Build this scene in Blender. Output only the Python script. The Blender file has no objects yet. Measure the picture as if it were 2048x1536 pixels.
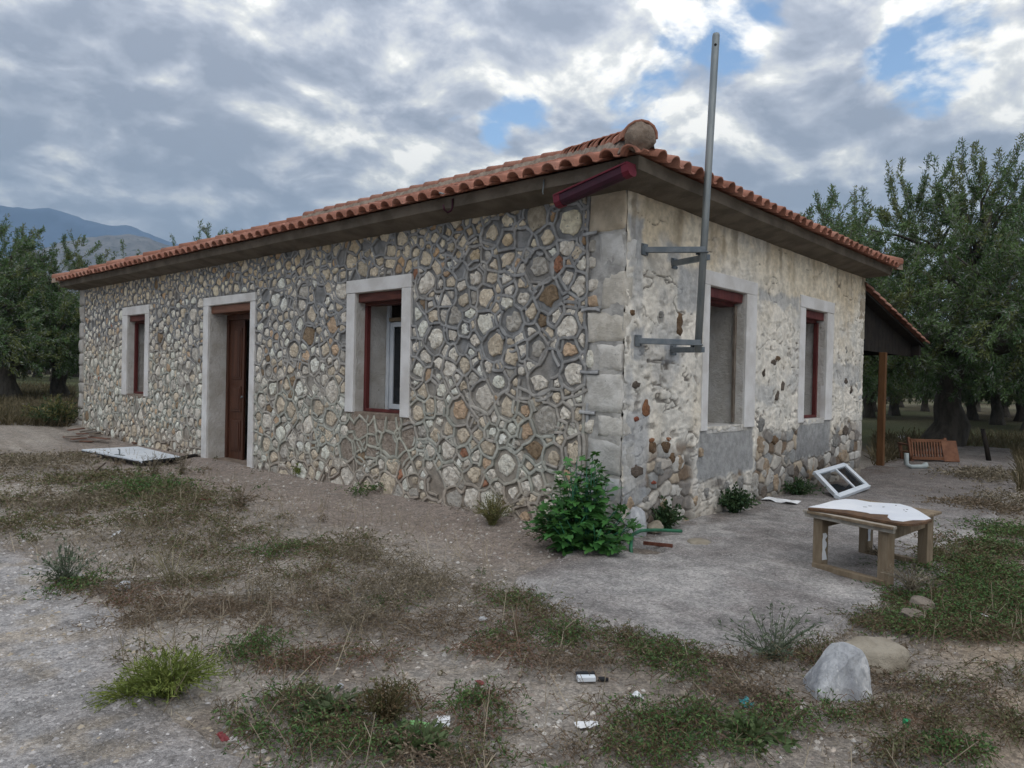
import bpy, math, random
import numpy as np
from mathutils import Vector, Matrix, noise as mnoise

# ------------------------------------------------------------------ camera
F, CX, CY, HC = 1459.0, 1024.0, 768.0, 1.55          # photograph: 2048 x 1536
RX = np.array([0.66919841, 0.00763925, 0.7430445])
RY = np.array([-0.74277343, -0.02202, 0.66918066])
RZ = np.array([0.02147388, -0.99972834, -0.00906152])
RW = np.array([RX, RY, RZ])
CAM = np.array([-5.85516121, -3.85858609, HC])
scene = bpy.context.scene
COL = scene.collection


def vdir(px, py):
    d = RW @ np.array([(px - CX) / F, (py - CY) / F, 1.0])
    return d / np.linalg.norm(d)


def G(px, py, z=0.0):
    d = vdir(px, py)
    return CAM + d * ((z - CAM[2]) / d[2])


def onL(px, py, x=0.0):
    d = vdir(px, py)
    return CAM + d * ((x - CAM[0]) / d[0])


def onR(px, py, y=0.0):
    d = vdir(px, py)
    return CAM + d * ((y - CAM[1]) / d[1])


cam_d = bpy.data.cameras.new("camera")
cam = bpy.data.objects.new("camera", cam_d)
COL.objects.link(cam)
cr, cu, cb = RW @ np.array([1, 0, 0]), RW @ np.array([0, -1, 0]), RW @ np.array([0, 0, -1])
cam.matrix_world = Matrix(((cr[0], cu[0], cb[0], CAM[0]), (cr[1], cu[1], cb[1], CAM[1]),
                           (cr[2], cu[2], cb[2], CAM[2]), (0, 0, 0, 1)))
cam_d.sensor_width = 36.0
cam_d.lens = 36.0 * F / 2048.0
cam_d.clip_start = 0.05
cam_d.clip_end = 30000
scene.camera = cam
scene.view_settings.view_transform = 'Standard'
scene.view_settings.look = 'None'
scene.view_settings.gamma = 1.0
scene.view_settings.use_curve_mapping = False
scene.view_settings.exposure = 0.32

# ------------------------------------------------------------------ sun and sky
SUN_EL, SUN_DIR = math.radians(52), np.array([-0.62, -0.78])
sd = bpy.data.lights.new("sun", 'SUN')
sd.energy = 1.3
sd.angle = math.radians(80)
sd.color = (1.0, 0.96, 0.9)
sun = bpy.data.objects.new("sun", sd)
COL.objects.link(sun)
h = SUN_DIR / np.linalg.norm(SUN_DIR) * math.cos(SUN_EL)
sun.rotation_euler = Vector((h[0], h[1], math.sin(SUN_EL))).to_track_quat('Z', 'Y').to_euler()
sun.location = (0, 0, 40)

world = bpy.data.worlds.new("World")
scene.world = world
world.use_nodes = True
wt = world.node_tree
wt.nodes.clear()


class NT:
    """small helper around a node tree"""
    def __init__(self, nt):
        self.nt = nt

    def n(self, t, **kw):
        nd = self.nt.nodes.new(t)
        for k, v in kw.items():
            setattr(nd, k, v)
        return nd

    def link(self, a, b):
        self.nt.links.new(a, b)

    def put(self, sock, v):
        if hasattr(v, "is_output") or isinstance(v, bpy.types.NodeSocket):
            self.link(v, sock)
        else:
            sock.default_value = v

    def math(self, op, a, b=None, c=None, clamp=False):
        nd = self.n('ShaderNodeMath', operation=op, use_clamp=clamp)
        self.put(nd.inputs[0], a)
        if b is not None:
            self.put(nd.inputs[1], b)
        if c is not None:
            self.put(nd.inputs[2], c)
        return nd.outputs[0]

    def vmath(self, op, a, b=None):
        nd = self.n('ShaderNodeVectorMath', operation=op)
        self.put(nd.inputs[0], a)
        if b is not None:
            self.put(nd.inputs[1], b)
        return nd.outputs['Value'] if op in ('DOT_PRODUCT', 'LENGTH') else nd.outputs[0]

    def noise(self, vec, scale, detail=4, rough=0.5, dist=0.0):
        nd = self.n('ShaderNodeTexNoise')
        if vec is not None:
            self.link(vec, nd.inputs['Vector'])
        nd.inputs['Scale'].default_value = scale
        nd.inputs['Detail'].default_value = detail
        nd.inputs['Roughness'].default_value = rough
        nd.inputs['Distortion'].default_value = dist
        return nd.outputs['Fac']

    def sstep(self, v, a, b, lo=0.0, hi=1.0):
        nd = self.n('ShaderNodeMapRange', interpolation_type='SMOOTHSTEP')
        self.put(nd.inputs[0], v)
        nd.inputs[1].default_value = a
        nd.inputs[2].default_value = b
        nd.inputs[3].default_value = lo
        nd.inputs[4].default_value = hi
        return nd.outputs[0]

    def ramp(self, fac, stops):
        nd = self.n('ShaderNodeValToRGB')
        cr_ = nd.color_ramp
        while len(cr_.elements) < len(stops):
            cr_.elements.new(0.5)
        for e, (p, c) in zip(cr_.elements, stops):
            e.position = p
            e.color = (*c, 1) if len(c) == 3 else c
        self.put(nd.inputs[0], fac)
        return nd.outputs[0]

    def mix(self, fac, a, b, mode='MIX'):
        nd = self.n('ShaderNodeMix', data_type='RGBA', blend_type=mode)
        self.put(nd.inputs[0], fac)
        for s, v in ((nd.inputs[6], a), (nd.inputs[7], b)):
            if isinstance(v, tuple):
                v = (*v, 1) if len(v) == 3 else v
            self.put(s, v)
        return nd.outputs[2]


W = NT(wt)
tc = W.n('ShaderNodeTexCoord')
dirv = W.vmath('NORMALIZE', tc.outputs['Generated'])
sp = W.n('ShaderNodeSeparateXYZ')
W.link(dirv, sp.inputs[0])
zc = W.math('ADD', W.math('MAXIMUM', sp.outputs[2], 0.0), 0.30)
cmb = W.n('ShaderNodeCombineXYZ')
W.link(W.math('DIVIDE', sp.outputs[0], zc), cmb.inputs[0])
W.link(W.math('DIVIDE', sp.outputs[1], zc), cmb.inputs[1])
pl = cmb.outputs[0]
plo = W.vmath('ADD', pl, (0.055, 0.05, 0.0))
n1 = W.noise(pl, 1.5, 5, 0.52, 0.25)
n2 = W.noise(pl, 4.6, 9, 0.56, 0.25)
n2o = W.noise(plo, 4.6, 9, 0.56, 0.25)
n3 = W.noise(pl, 15.0, 6, 0.6, 0.1)
dens = W.math('ADD', W.math('MULTIPLY', n1, 0.55), W.math('MULTIPLY', n2, 0.45))
dens = W.math('ADD', dens, 0.105)
# where the cloud deck is thin (negative) or heavy (positive)
for px_, py_, rad, amt in [(1040, 262, 75, -0.15), (940, 275, 70, -0.085), (1440, 10, 110, -0.10), (1885, 95, 110, -0.135), (200, 130, 330, 0.02), (480, 60, 260, 0.05), (800, 70, 220, 0.05), (1480, 190, 70, -0.06),
                           (680, 310, 190, -0.095), (1000, 300, 240, -0.065), (1340, 270, 120, -0.075), (1150, 110, 150, -0.02), (1730, 150, 130, -0.03), (850, 300, 150, -0.04),
                           (1620, 80, 150, -0.035), (280, 100, 90, -0.04), (1270, 100, 110, -0.03), (560, 120, 200, -0.015), (2000, 40, 90, -0.02),
                           (1700, 330, 220, 0.05), (900, 130, 260, 0.05), (520, 170, 240, 0.03), (250, 330, 380, 0.025), (600, 390, 120, 0.08), (1480, 330, 150, 0.03), (830, 350, 120, 0.05)]:
    dv = vdir(px_, py_)
    dt = W.vmath('DOT_PRODUCT', dirv, tuple(float(q) for q in dv))
    c0 = math.cos(rad * 1.25 / F)
    m = W.sstep(dt, c0, 1.0, 0.0, amt)
    dens = W.math('ADD', dens, m)
cover = W.sstep(W.math('ADD', dens, W.math('MULTIPLY', W.math('SUBTRACT', n3, 0.5), 0.16)), 0.41, 0.50)
relief = W.math('MULTIPLY', W.math('SUBTRACT', n2o, n2), 1.5)
lumi = W.math('ADD', W.math('ADD', dens, relief), W.math('MULTIPLY', W.math('SUBTRACT', n3, 0.5), 0.10))
for px_, py_, rad, amt in [(700, 300, 210, -0.075), (1000, 290, 220, -0.06), (1300, 290, 150, -0.055), (1950, 30, 160, -0.02), (300, 420, 300, 0.02), (150, 150, 300, 0.01), (850, 120, 260, 0.05), (1250, 90, 200, 0.03), (1650, 330, 200, 0.03)]:
    dv = vdir(px_, py_)
    lumi = W.math('ADD', lumi, W.sstep(W.vmath('DOT_PRODUCT', dirv, tuple(float(q) for q in dv)), math.cos(rad * 1.25 / F), 1.0, 0.0, amt))
cloudc = W.ramp(lumi, [(0.38, (1.0, 0.97, 0.90)), (0.46, (0.68, 0.68, 0.66)), (0.545, (0.51, 0.525, 0.565)), (0.62, (0.38, 0.405, 0.465)), (0.76, (0.27, 0.295, 0.355))])
sky = W.n('ShaderNodeTexSky', sky_type='NISHITA')
sky.sun_disc = False
sky.sun_elevation = SUN_EL
sky.sun_rotation = math.atan2(SUN_DIR[0], SUN_DIR[1])
sky.air_density = 1.3
sky.dust_density = 0.1
sky.ozone_density = 4.0
skyc = sky.outputs[0]
# an overcast deck is brighter overhead than low down (CIE overcast sky)
grad = W.math('ADD', W.math('MULTIPLY', W.math('MAXIMUM', sp.outputs[2], 0.0), 1.35), 0.68)
SKY_S = 0.15
cl10 = W.vmath('SCALE', cloudc)
wt.nodes[-1].inputs['Scale'].default_value = 1.0
sc_nd = cl10.node
W.link(W.math('MULTIPLY', grad, 1.0 / SKY_S), sc_nd.inputs['Scale'])
final = W.mix(cover, skyc, cl10)
bg = W.n('ShaderNodeBackground')
W.link(final, bg.inputs[0])
bg.inputs[1].default_value = SKY_S
wo = W.n('ShaderNodeOutputWorld')
W.link(bg.outputs[0], wo.inputs[0])
world.cycles.sampling_method = 'MANUAL'
world.cycles.sample_map_resolution = 512

# ------------------------------------------------------------------ noise in numpy
def _h(ix, iy, s):
    n = (ix.astype(np.int64) * 374761393 + iy.astype(np.int64) * 668265263 + s * 1442695041) & 0xFFFFFFFF
    n = ((n ^ (n >> 13)) * 1274126177) & 0xFFFFFFFF
    return ((n ^ (n >> 16)) & 0xFFFFFF) / float(0xFFFFFF)


def vn(x, y, s=0):
    x = np.asarray(x, float); y = np.asarray(y, float)
    ix, iy = np.floor(x), np.floor(y)
    fx, fy = x - ix, y - iy
    fx = fx * fx * fx * (fx * (fx * 6 - 15) + 10); fy = fy * fy * fy * (fy * (fy * 6 - 15) + 10)
    a = _h(ix, iy, s) * (1 - fx) + _h(ix + 1, iy, s) * fx
    b = _h(ix, iy + 1, s) * (1 - fx) + _h(ix + 1, iy + 1, s) * fx
    return a * (1 - fy) + b * fy


def fbm(x, y, s=0, o=4, g=0.5):
    t, a, n = 0.0, 1.0, 0.0
    x = np.asarray(x, float); y = np.asarray(y, float)
    for k in range(o):
        t = t + a * vn(x, y, s + k * 17); n += a
        x, y, a = x * 2.03 + 3.1, y * 2.03 + 1.7, a * g
    return t / n


def ss(v, a, b):
    t = np.clip((np.asarray(v, float) - a) / (b - a), 0, 1)
    return t * t * (3 - 2 * t)


def voro(x, y, s=0):
    ix, iy = np.floor(x), np.floor(y)
    f1 = np.full(np.shape(x), 9.0); f2 = f1.copy(); idc = np.zeros(np.shape(x))
    for dx in (-1, 0, 1):
        for dy in (-1, 0, 1):
            cx, cy = ix + dx, iy + dy
            qx, qy = cx + 0.12 + 0.76 * _h(cx, cy, s), cy + 0.12 + 0.76 * _h(cx, cy, s + 5)
            d = np.hypot(x - qx, y - qy)
            c = d < f1
            f2 = np.where(c, f1, np.minimum(f2, d))
            idc = np.where(c, _h(cx, cy, s + 9), idc)
            f1 = np.where(c, d, f1)
    return f1, f2, idc


def mixc(a, b, t):
    t = np.asarray(t)[..., None]
    return np.asarray(a) * (1 - t) + np.asarray(b) * t


# ------------------------------------------------------------------ objects and meshes
def link(o, parent=None):
    COL.objects.link(o)
    if parent is not None:
        o.parent = parent
    return o


def tag(o, label=None, cat=None, group=None, kind=None):
    if label: o["label"] = label
    if cat: o["category"] = cat
    if group: o["group"] = group
    if kind: o["kind"] = kind
    return o


def thing(name, label, cat, loc=(0, 0, 0), rz=0.0, group=None):
    o = link(bpy.data.objects.new(name, None))
    o.empty_display_size = 0.2
    o.location = loc
    o.rotation_euler = (0, 0, rz)
    return tag(o, label, cat, group)


def np_mesh(name, V, Fq, m=None, col=None, smooth=False):
    """V (n,3), Fq (m,3 or 4) int; col (n,3) per vertex"""
    V = np.ascontiguousarray(V, np.float32); Fq = np.ascontiguousarray(Fq, np.int32)
    k = Fq.shape[1]
    me = bpy.data.meshes.new(name)
    me.vertices.add(len(V)); me.vertices.foreach_set("co", V.ravel())
    me.loops.add(Fq.size); me.loops.foreach_set("vertex_index", Fq.ravel())
    me.polygons.add(len(Fq)); me.polygons.foreach_set("loop_start", np.arange(0, Fq.size, k, dtype=np.int32))
    me.update(calc_edges=True)
    if col is not None:
        at = me.color_attributes.new("Col", 'FLOAT_COLOR', 'POINT')
        c4 = np.ones((len(V), 4), np.float32); c4[:, :3] = col
        at.data.foreach_set("color", c4.ravel())
    if m: me.materials.append(m)
    if smooth: me.polygons.foreach_set("use_smooth", np.ones(len(Fq), bool))
    return me


def py_mesh(name, V, Fc, m=None, col=None, smooth=False):
    me = bpy.data.meshes.new(name)
    me.from_pydata([tuple(map(float, v)) for v in V], [], [tuple(f) for f in Fc])
    me.update()
    if col is not None:
        at = me.color_attributes.new("Col", 'FLOAT_COLOR', 'POINT')
        c = np.asarray(col, np.float32)
        if c.ndim == 1: c = np.tile(c, (len(V), 1))
        c4 = np.ones((len(V), 4), np.float32); c4[:, :3] = c
        at.data.foreach_set("color", c4.ravel())
    if m: me.materials.append(m)
    if smooth: me.polygons.foreach_set("use_smooth", [True] * len(me.polygons))
    return me


class MB:
    """collects boxes, prisms, tubes, quads and builds ONE mesh object"""
    def __init__(self):
        self.V, self.F = [], []

    def add(self, V, Fc):
        b = len(self.V)
        self.V += [tuple(v) for v in V]
        self.F += [tuple(i + b for i in f) for f in Fc]
        return self

    def box(self, c, s, rot=None, jit=0.0, rng=random):
        P = []
        for dz in (-1, 1):
            for dx, dy in ((-1, -1), (1, -1), (1, 1), (-1, 1)):
                v = Vector((dx * s[0] / 2 + rng.uniform(-jit, jit), dy * s[1] / 2 + rng.uniform(-jit, jit), dz * s[2] / 2 + rng.uniform(-jit, jit)))
                if rot is not None: v = rot @ v
                P.append(v + Vector(c))
        return self.add(P, [(0, 3, 2, 1), (4, 5, 6, 7), (0, 1, 5, 4), (1, 2, 6, 5), (2, 3, 7, 6), (3, 0, 4, 7)])

    def box2(self, a, b, jit=0.0, rng=random):
        a, b = np.minimum(a, b), np.maximum(a, b)
        return self.box((a + b) / 2, b - a, None, jit, rng)

    def beam(self, p, q, w, t, up=(0, 0, 1), taper=1.0):
        p, q = Vector(p), Vector(q)
        d = (q - p).normalized(); s = d.cross(Vector(up)).normalized(); u = s.cross(d)
        P = []
        for c, k in ((p, 1), (q, taper)):
            for a, b in ((-1, -1), (1, -1), (1, 1), (-1, 1)):
                P.append(c + s * a * w / 2 * k + u * b * t / 2 * k)
        return self.add(P, [(0, 3, 2, 1), (4, 5, 6, 7), (0, 1, 5, 4), (1, 2, 6, 5), (2, 3, 7, 6), (3, 0, 4, 7)])

    def tube(self, pts, rad, n=8, cap=True, closed_u=True):
        pts = [Vector(p) for p in pts]
        if not hasattr(rad, '__len__'): rad = [rad] * len(pts)
        rings, prev = [], None
        for i, p in enumerate(pts):
            d = (pts[min(i + 1, len(pts) - 1)] - pts[max(i - 1, 0)])
            d = d.normalized() if d.length > 1e-9 else Vector((0, 0, 1))
            a = prev if prev is not None else (Vector((1, 0, 0)) if abs(d.x) < 0.9 else Vector((0, 1, 0)))
            s = (a - d * a.dot(d)).normalized(); prev = s
            t = d.cross(s)
            rings.append([p + s * math.cos(2 * math.pi * k / n) * rad[i] + t * math.sin(2 * math.pi * k / n) * rad[i] for k in range(n)])
        V = [v for r in rings for v in r]; Fc = []
        for i in range(len(pts) - 1):
            for k in range(n):
                k2 = (k + 1) % n
                Fc.append((i * n + k, i * n + k2, (i + 1) * n + k2, (i + 1) * n + k))
        if cap:
            Fc.append(tuple(range(n))[::-1]); Fc.append(tuple((len(pts) - 1) * n + k for k in range(n)))
        return self.add(V, Fc)

    def prism(self, poly, z0, z1):
        n = len(poly)
        V = [(x, y, z0) for x, y in poly] + [(x, y, z1) for x, y in poly]
        return self.add(V, [tuple(range(n))[::-1], tuple(range(n, 2 * n))] + [(i, (i + 1) % n, n + (i + 1) % n, n + i) for i in range(n)])

    def build(self, name, m, parent=None, smooth=False, bevel=0.0, col=None):
        me = py_mesh(name, self.V, self.F, m, col, smooth)
        o = link(bpy.data.objects.new(name, me), parent)
        if bevel:
            b = o.modifiers.new("bevel", 'BEVEL'); b.width = bevel; b.segments = 2; b.limit_method = 'ANGLE'
        return o


def obj(name, me, parent=None):
    return link(bpy.data.objects.new(name, me), parent)


# ------------------------------------------------------------------ materials
def mat(name, c1, c2=None, scale=6.0, rough=0.85, bump=0.0, bscale=None, attr=False, metal=0.0, spec=0.3, detail=6,
        stretch=None, speck=None, bdist=0.02, grain=None):
    m = bpy.data.materials.new(name)
    m.use_nodes = True
    T = NT(m.node_tree)
    b = m.node_tree.nodes['Principled BSDF']
    tcn = T.n('ShaderNodeTexCoord')
    vec = tcn.outputs['Object']
    if stretch:
        vec = T.vmath('MULTIPLY', vec, stretch)
    c2 = c2 or c1
    nz = T.noise(vec, scale, detail, 0.6)
    f = T.sstep(nz, 0.35, 0.65)
    col = T.mix(f, c1, c2)
    if attr:
        at = T.n('ShaderNodeAttribute', attribute_name="Col")
        col = T.mix(1.0, at.outputs['Color'], col, 'MULTIPLY')
    if speck:
        sc, thr, cc = speck
        sn = T.noise(vec, sc, 3, 0.6)
        col = T.mix(T.sstep(sn, thr, thr + 0.06), col, cc)
    gh = None
    if grain:
        for gs_, lo_, hi_ in grain:
            vr = T.n('ShaderNodeTexVoronoi')
            T.link(T.vmath('ADD', vec, T.vmath('SCALE', vec)) if False else vec, vr.inputs['Vector'])
            vr.inputs['Scale'].default_value = gs_
            sx_ = T.n('ShaderNodeSeparateColor'); T.link(vr.outputs['Color'], sx_.inputs[0])
            k_ = T.math('ADD', T.math('MULTIPLY', sx_.outputs[0], hi_ - lo_), lo_)
            cb_ = T.n('ShaderNodeCombineXYZ')
            for q_ in range(3): T.link(k_, cb_.inputs[q_])
            col = T.mix(1.0, col, cb_.outputs[0], 'MULTIPLY')
            hh_ = T.math('MULTIPLY', T.math('SUBTRACT', 0.6, vr.outputs['Distance']), T.math('ADD', sx_.outputs[1], 0.25))
            gh = hh_ if gh is None else T.math('ADD', gh, hh_)
    T.link(col, b.inputs['Base Color'])
    b.inputs['Roughness'].default_value = rough
    b.inputs['Metallic'].default_value = metal
    b.inputs['Specular IOR Level'].default_value = spec
    if bump:
        bn = T.noise(vec, bscale or scale * 4, 8, 0.65)
        bp = T.n('ShaderNodeBump')
        bp.inputs['Strength'].default_value = bump
        bp.inputs['Distance'].default_value = bdist
        if gh is not None: bn = T.math('ADD', T.math('MULTIPLY', gh, 0.7), bn)
        T.link(bn, bp.inputs['Height'])
        T.link(bp.outputs[0], b.inputs['Normal'])
    return m


M_ground = mat("ground_soil", (0.85, 0.85, 0.85), (1.12, 1.1, 1.08), 9, 0.95, 0.8, 70, attr=True, speck=(55, 0.66, (0.42, 0.38, 0.33)), bdist=0.02, grain=[(60, 0.72, 1.3), (150, 0.8, 1.2)])
M_conc = mat("aggregate_concrete", (0.8, 0.8, 0.8), (1.15, 1.13, 1.12), 5, 0.92, 0.9, 110, attr=True, speck=(95, 0.60, (0.44, 0.42, 0.41)), bdist=0.016, grain=[(52, 0.75, 1.28), (130, 0.8, 1.25)])
M_mortar = mat("mortar", (0.75, 0.75, 0.75), (1.2, 1.2, 1.2), 7, 0.95, 0.7, 45, attr=True, bdist=0.015)
M_bead = mat("pointing_cement", (0.8, 0.8, 0.8), (1.15, 1.15, 1.15), 12, 0.95, 0.4, 60, attr=True, bdist=0.006)
M_stone = mat("field_stone", (0.74, 0.72, 0.70), (1.1, 1.1, 1.1), 16, 0.9, 1.0, 30, attr=True, speck=(24, 0.65, (0.22, 0.20, 0.17)), bdist=0.035)
M_plaster = mat("lime_plaster", (0.82, 0.82, 0.82), (1.12, 1.12, 1.12), 10, 0.95, 0.7, 40, attr=True, bdist=0.014)
M_quoin = mat("quoin_limestone", (0.78, 0.77, 0.75), (1.08, 1.08, 1.08), 6, 0.92, 0.7, 26, attr=True, speck=(18, 0.68, (0.26, 0.25, 0.24)), bdist=0.02)
M_surr = mat("window_band_render", (0.58, 0.56, 0.535), (0.72, 0.71, 0.695), 2.5, 0.9, 0.6, 60, bdist=0.008, speck=(7, 0.70, (0.42, 0.36, 0.30)))
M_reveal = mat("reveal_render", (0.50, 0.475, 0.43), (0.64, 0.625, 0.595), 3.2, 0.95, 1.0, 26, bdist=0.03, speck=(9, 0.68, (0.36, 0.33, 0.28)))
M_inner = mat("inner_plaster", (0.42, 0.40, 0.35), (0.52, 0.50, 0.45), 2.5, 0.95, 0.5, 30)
M_redwood = mat("red_painted_wood", (0.085, 0.018, 0.018), (0.13, 0.032, 0.028), 8, 0.6, 0.3, 30, stretch=(1, 1, 0.2))
M_lint = mat("lintel_wood", (0.075, 0.024, 0.018), (0.135, 0.045, 0.032), 10, 0.65, 0.6, 40, stretch=(0.25, 0.25, 2.0))
M_door = mat("brown_door_wood", (0.060, 0.024, 0.014), (0.105, 0.044, 0.026), 9, 0.5, 0.35, 30, stretch=(2, 2, 0.15))
M_doorl = mat("lintel_varnished_wood", (0.13, 0.055, 0.03), (0.19, 0.085, 0.048), 9, 0.5, 0.35, 30, stretch=(2, 0.2, 2))
M_tile = mat("clay_roof_tile", (0.80, 0.80, 0.80), (1.12, 1.1, 1.08), 9, 0.85, 0.35, 60, attr=True, speck=(22, 0.67, (0.14, 0.10, 0.08)), bdist=0.006)
M_bed = mat("tile_bedding_mortar", (0.17, 0.13, 0.10), (0.27, 0.215, 0.17), 9, 0.95, 0.8, 40)
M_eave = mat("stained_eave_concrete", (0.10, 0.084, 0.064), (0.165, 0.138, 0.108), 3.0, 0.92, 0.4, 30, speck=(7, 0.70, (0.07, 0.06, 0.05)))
M_steel = mat("galvanised_steel", (0.20, 0.225, 0.235), (0.28, 0.30, 0.30), 8, 0.5, 0.12, 50, metal=0.55, speck=(5, 0.68, (0.2, 0.15, 0.1)), stretch=(1, 1, 0.3))
M_steel2 = mat("painted_bracket_steel", (0.13, 0.155, 0.175), (0.19, 0.21, 0.225), 10, 0.5, 0.15, 50, metal=0.4)
M_hole = mat("hole_dark", (0.01, 0.01, 0.01))
M_burg = mat("burgundy_gutter_paint", (0.032, 0.008, 0.017), (0.05, 0.010, 0.022), 7, 0.6, 0.05, 30)
M_burg2 = mat("gutter_end_cap_paint", (0.11, 0.010, 0.022), (0.14, 0.014, 0.026), 7, 0.6)
M_white = mat("white_aluminium", (0.56, 0.61, 0.66), (0.66, 0.70, 0.74), 3, 0.45, 0.08, 20)
M_wboard = mat("white_laminate", (0.70, 0.73, 0.78), (0.80, 0.82, 0.85), 3, 0.4, 0.05, 20, speck=(11, 0.71, (0.08, 0.08, 0.09)))
M_sidebrown = mat("board_fibre_edge", (0.085, 0.05, 0.03), (0.15, 0.085, 0.045), 12, 0.8, 0.5, 40)
M_oldwood = mat("weathered_table_wood", (0.17, 0.125, 0.08), (0.26, 0.205, 0.14), 8, 0.85, 0.6, 30, stretch=(1.5, 1.5, 0.35), speck=(6, 0.69, (0.5, 0.5, 0.47)))
M_greywood = mat("grey_plank_wood", (0.13, 0.105, 0.085), (0.22, 0.185, 0.15), 8, 0.9, 0.5, 30, stretch=(1, 1, 1))
M_redplank = mat("reddish_plank_wood", (0.13, 0.065, 0.045), (0.2, 0.11, 0.08), 8, 0.85, 0.4, 30)
M_benchw = mat("bench_red_wood", (0.12, 0.05, 0.026), (0.19, 0.085, 0.045), 8, 0.7, 0.3, 30)
M_postw = mat("orange_post_wood", (0.10, 0.046, 0.018), (0.15, 0.072, 0.028), 6, 0.8, 0.3, 30, stretch=(2, 2, 0.3))
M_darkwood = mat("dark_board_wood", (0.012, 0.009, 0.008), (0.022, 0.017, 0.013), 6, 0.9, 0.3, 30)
M_rust = mat("rusty_bar", (0.09, 0.03, 0.018), (0.14, 0.055, 0.035), 20, 0.85, 0.4, 60)
M_hose = mat("green_hose_rubber", (0.02, 0.10, 0.05), (0.03, 0.15, 0.08), 10, 0.4)
M_bark = mat("olive_bark", (0.055, 0.048, 0.040), (0.11, 0.098, 0.082), 5, 0.95, 1.0, 14, stretch=(1, 1, 0.35), bdist=0.08)
M_rockg = mat("grey_marble_rock", (0.29, 0.30, 0.32), (0.52, 0.53, 0.54), 7, 0.8, 1.0, 22, speck=(13, 0.60, (0.58, 0.58, 0.58)), stretch=(1, 1, 0.45), bdist=0.03)
M_rockt = mat("tan_rock", (0.22, 0.19, 0.145), (0.33, 0.295, 0.235), 6, 0.9, 0.8, 24, speck=(15, 0.68, (0.14, 0.12, 0.1)), bdist=0.03)
M_peb = mat("pebble_stone", (0.8, 0.8, 0.8), (1.1, 1.1, 1.1), 30, 0.9, attr=True)
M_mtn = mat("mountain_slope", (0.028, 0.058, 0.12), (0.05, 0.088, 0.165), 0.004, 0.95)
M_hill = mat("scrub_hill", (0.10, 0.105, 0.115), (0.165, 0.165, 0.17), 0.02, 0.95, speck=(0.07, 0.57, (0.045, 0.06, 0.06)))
M_paper = mat("white_litter", (0.66, 0.68, 0.70), (0.76, 0.77, 0.78), 10, 0.6)
M_black = mat("black_plastic", (0.02, 0.022, 0.025))
M_teal = mat("teal_plastic", (0.03, 0.22, 0.24), (0.08, 0.33, 0.36), 30, 0.35)
M_green = mat("green_plastic", (0.01, 0.28, 0.10), (0.015, 0.34, 0.13), 20, 0.35)
M_lgreen = mat("light_green_plastic", (0.16, 0.36, 0.13), (0.22, 0.44, 0.18), 20, 0.5)
M_red = mat("red_plastic", (0.15, 0.025, 0.028), (0.21, 0.04, 0.04), 20, 0.5)
M_pipe = mat("white_pipe_plastic", (0.26, 0.30, 0.30), (0.36, 0.40, 0.40), 5, 0.4)


def leafmat(name, rough=0.55, trans=0.25, spec=0.3):
    m = bpy.data.materials.new(name)
    m.use_nodes = True
    T = NT(m.node_tree)
    b = m.node_tree.nodes['Principled BSDF']
    at = T.n('ShaderNodeAttribute', attribute_name="Col")
    T.link(at.outputs['Color'], b.inputs['Base Color'])
    b.inputs['Roughness'].default_value = rough
    b.inputs['Specular IOR Level'].default_value = spec
    if trans:
        tr = T.n('ShaderNodeBsdfTranslucent')
        T.link(T.mix(0.5, at.outputs['Color'], (0.10, 0.13, 0.02)), tr.inputs[0])
        mx = T.n('ShaderNodeMixShader')
        mx.inputs[0].default_value = trans
        T.link(b.outputs[0], mx.inputs[1]); T.link(tr.outputs[0], mx.inputs[2])
        T.link(mx.outputs[0], m.node_tree.nodes['Material Output'].inputs[0])
    return m


M_leaf = leafmat("olive_leaf")
M_weed = leafmat("weed_leaf", 0.7, 0.15, 0.2)
M_fig = leafmat("broad_leaf", 0.4, 0.2, 0.45)

glass = bpy.data.materials.new("window_glass")
glass.use_nodes = True
gb = glass.node_tree.nodes['Principled BSDF']
gb.inputs['Base Color'].default_value = (0.02, 0.024, 0.028, 1)
gb.inputs['Roughness'].default_value = 0.05
gb.inputs['Alpha'].default_value = 0.75

# ------------------------------------------------------------------ terrain
def seg_dist(x, y, poly):
    """signed distance to polygon (positive inside)"""
    d = np.full(np.shape(x), 1e9); ins = np.zeros(np.shape(x), bool)
    n = len(poly)
    for i in range(n):
        (ax, ay), (bx, by) = poly[i], poly[(i + 1) % n]
        ex, ey = bx - ax, by - ay
        t = np.clip(((x - ax) * ex + (y - ay) * ey) / (ex * ex + ey * ey + 1e-12), 0, 1)
        d = np.minimum(d, np.hypot(x - ax - t * ex, y - ay - t * ey))
        c = ((ay > y) != (by > y)) & (x < (bx - ax) * (y - ay) / (by - ay + 1e-12) + ax)
        ins ^= c
    return np.where(ins, d, -d)


def gz(x, y):
    x = np.asarray(x, float); y = np.asarray(y, float)
    z = 0.05 * (fbm(x * 0.9, y * 0.9, 3, 4) - 0.5) + 0.022 * (fbm(x * 6, y * 6, 8, 3) - 0.5)
    z = z * (1 - 0.6 * ss(np.hypot(x, y), 8, 20)) - 0.012
    z = z + 0.30 * ss(y - 0.3 * np.abs(x + 1), 11, 17) + 0.55 * ss(y - 0.8 * x, 14, 45)
    # along the walls the soil lies against the stones
    z = z + 0.05 * ss(0.35 - np.abs(x + 0.05), 0, 0.35) * ss(y, 0.2, 1.0) * ss(16 - y, 0, 1)
    # soil bank in the near right corner
    z = z + 0.10 * ss(-2.35 - y - 0.25 * np.abs(x + 0.9), 0, 0.9) * ss(x, -4.5, -1.5) * ss(4.0 - x, 0, 2.0)
    return z


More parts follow.
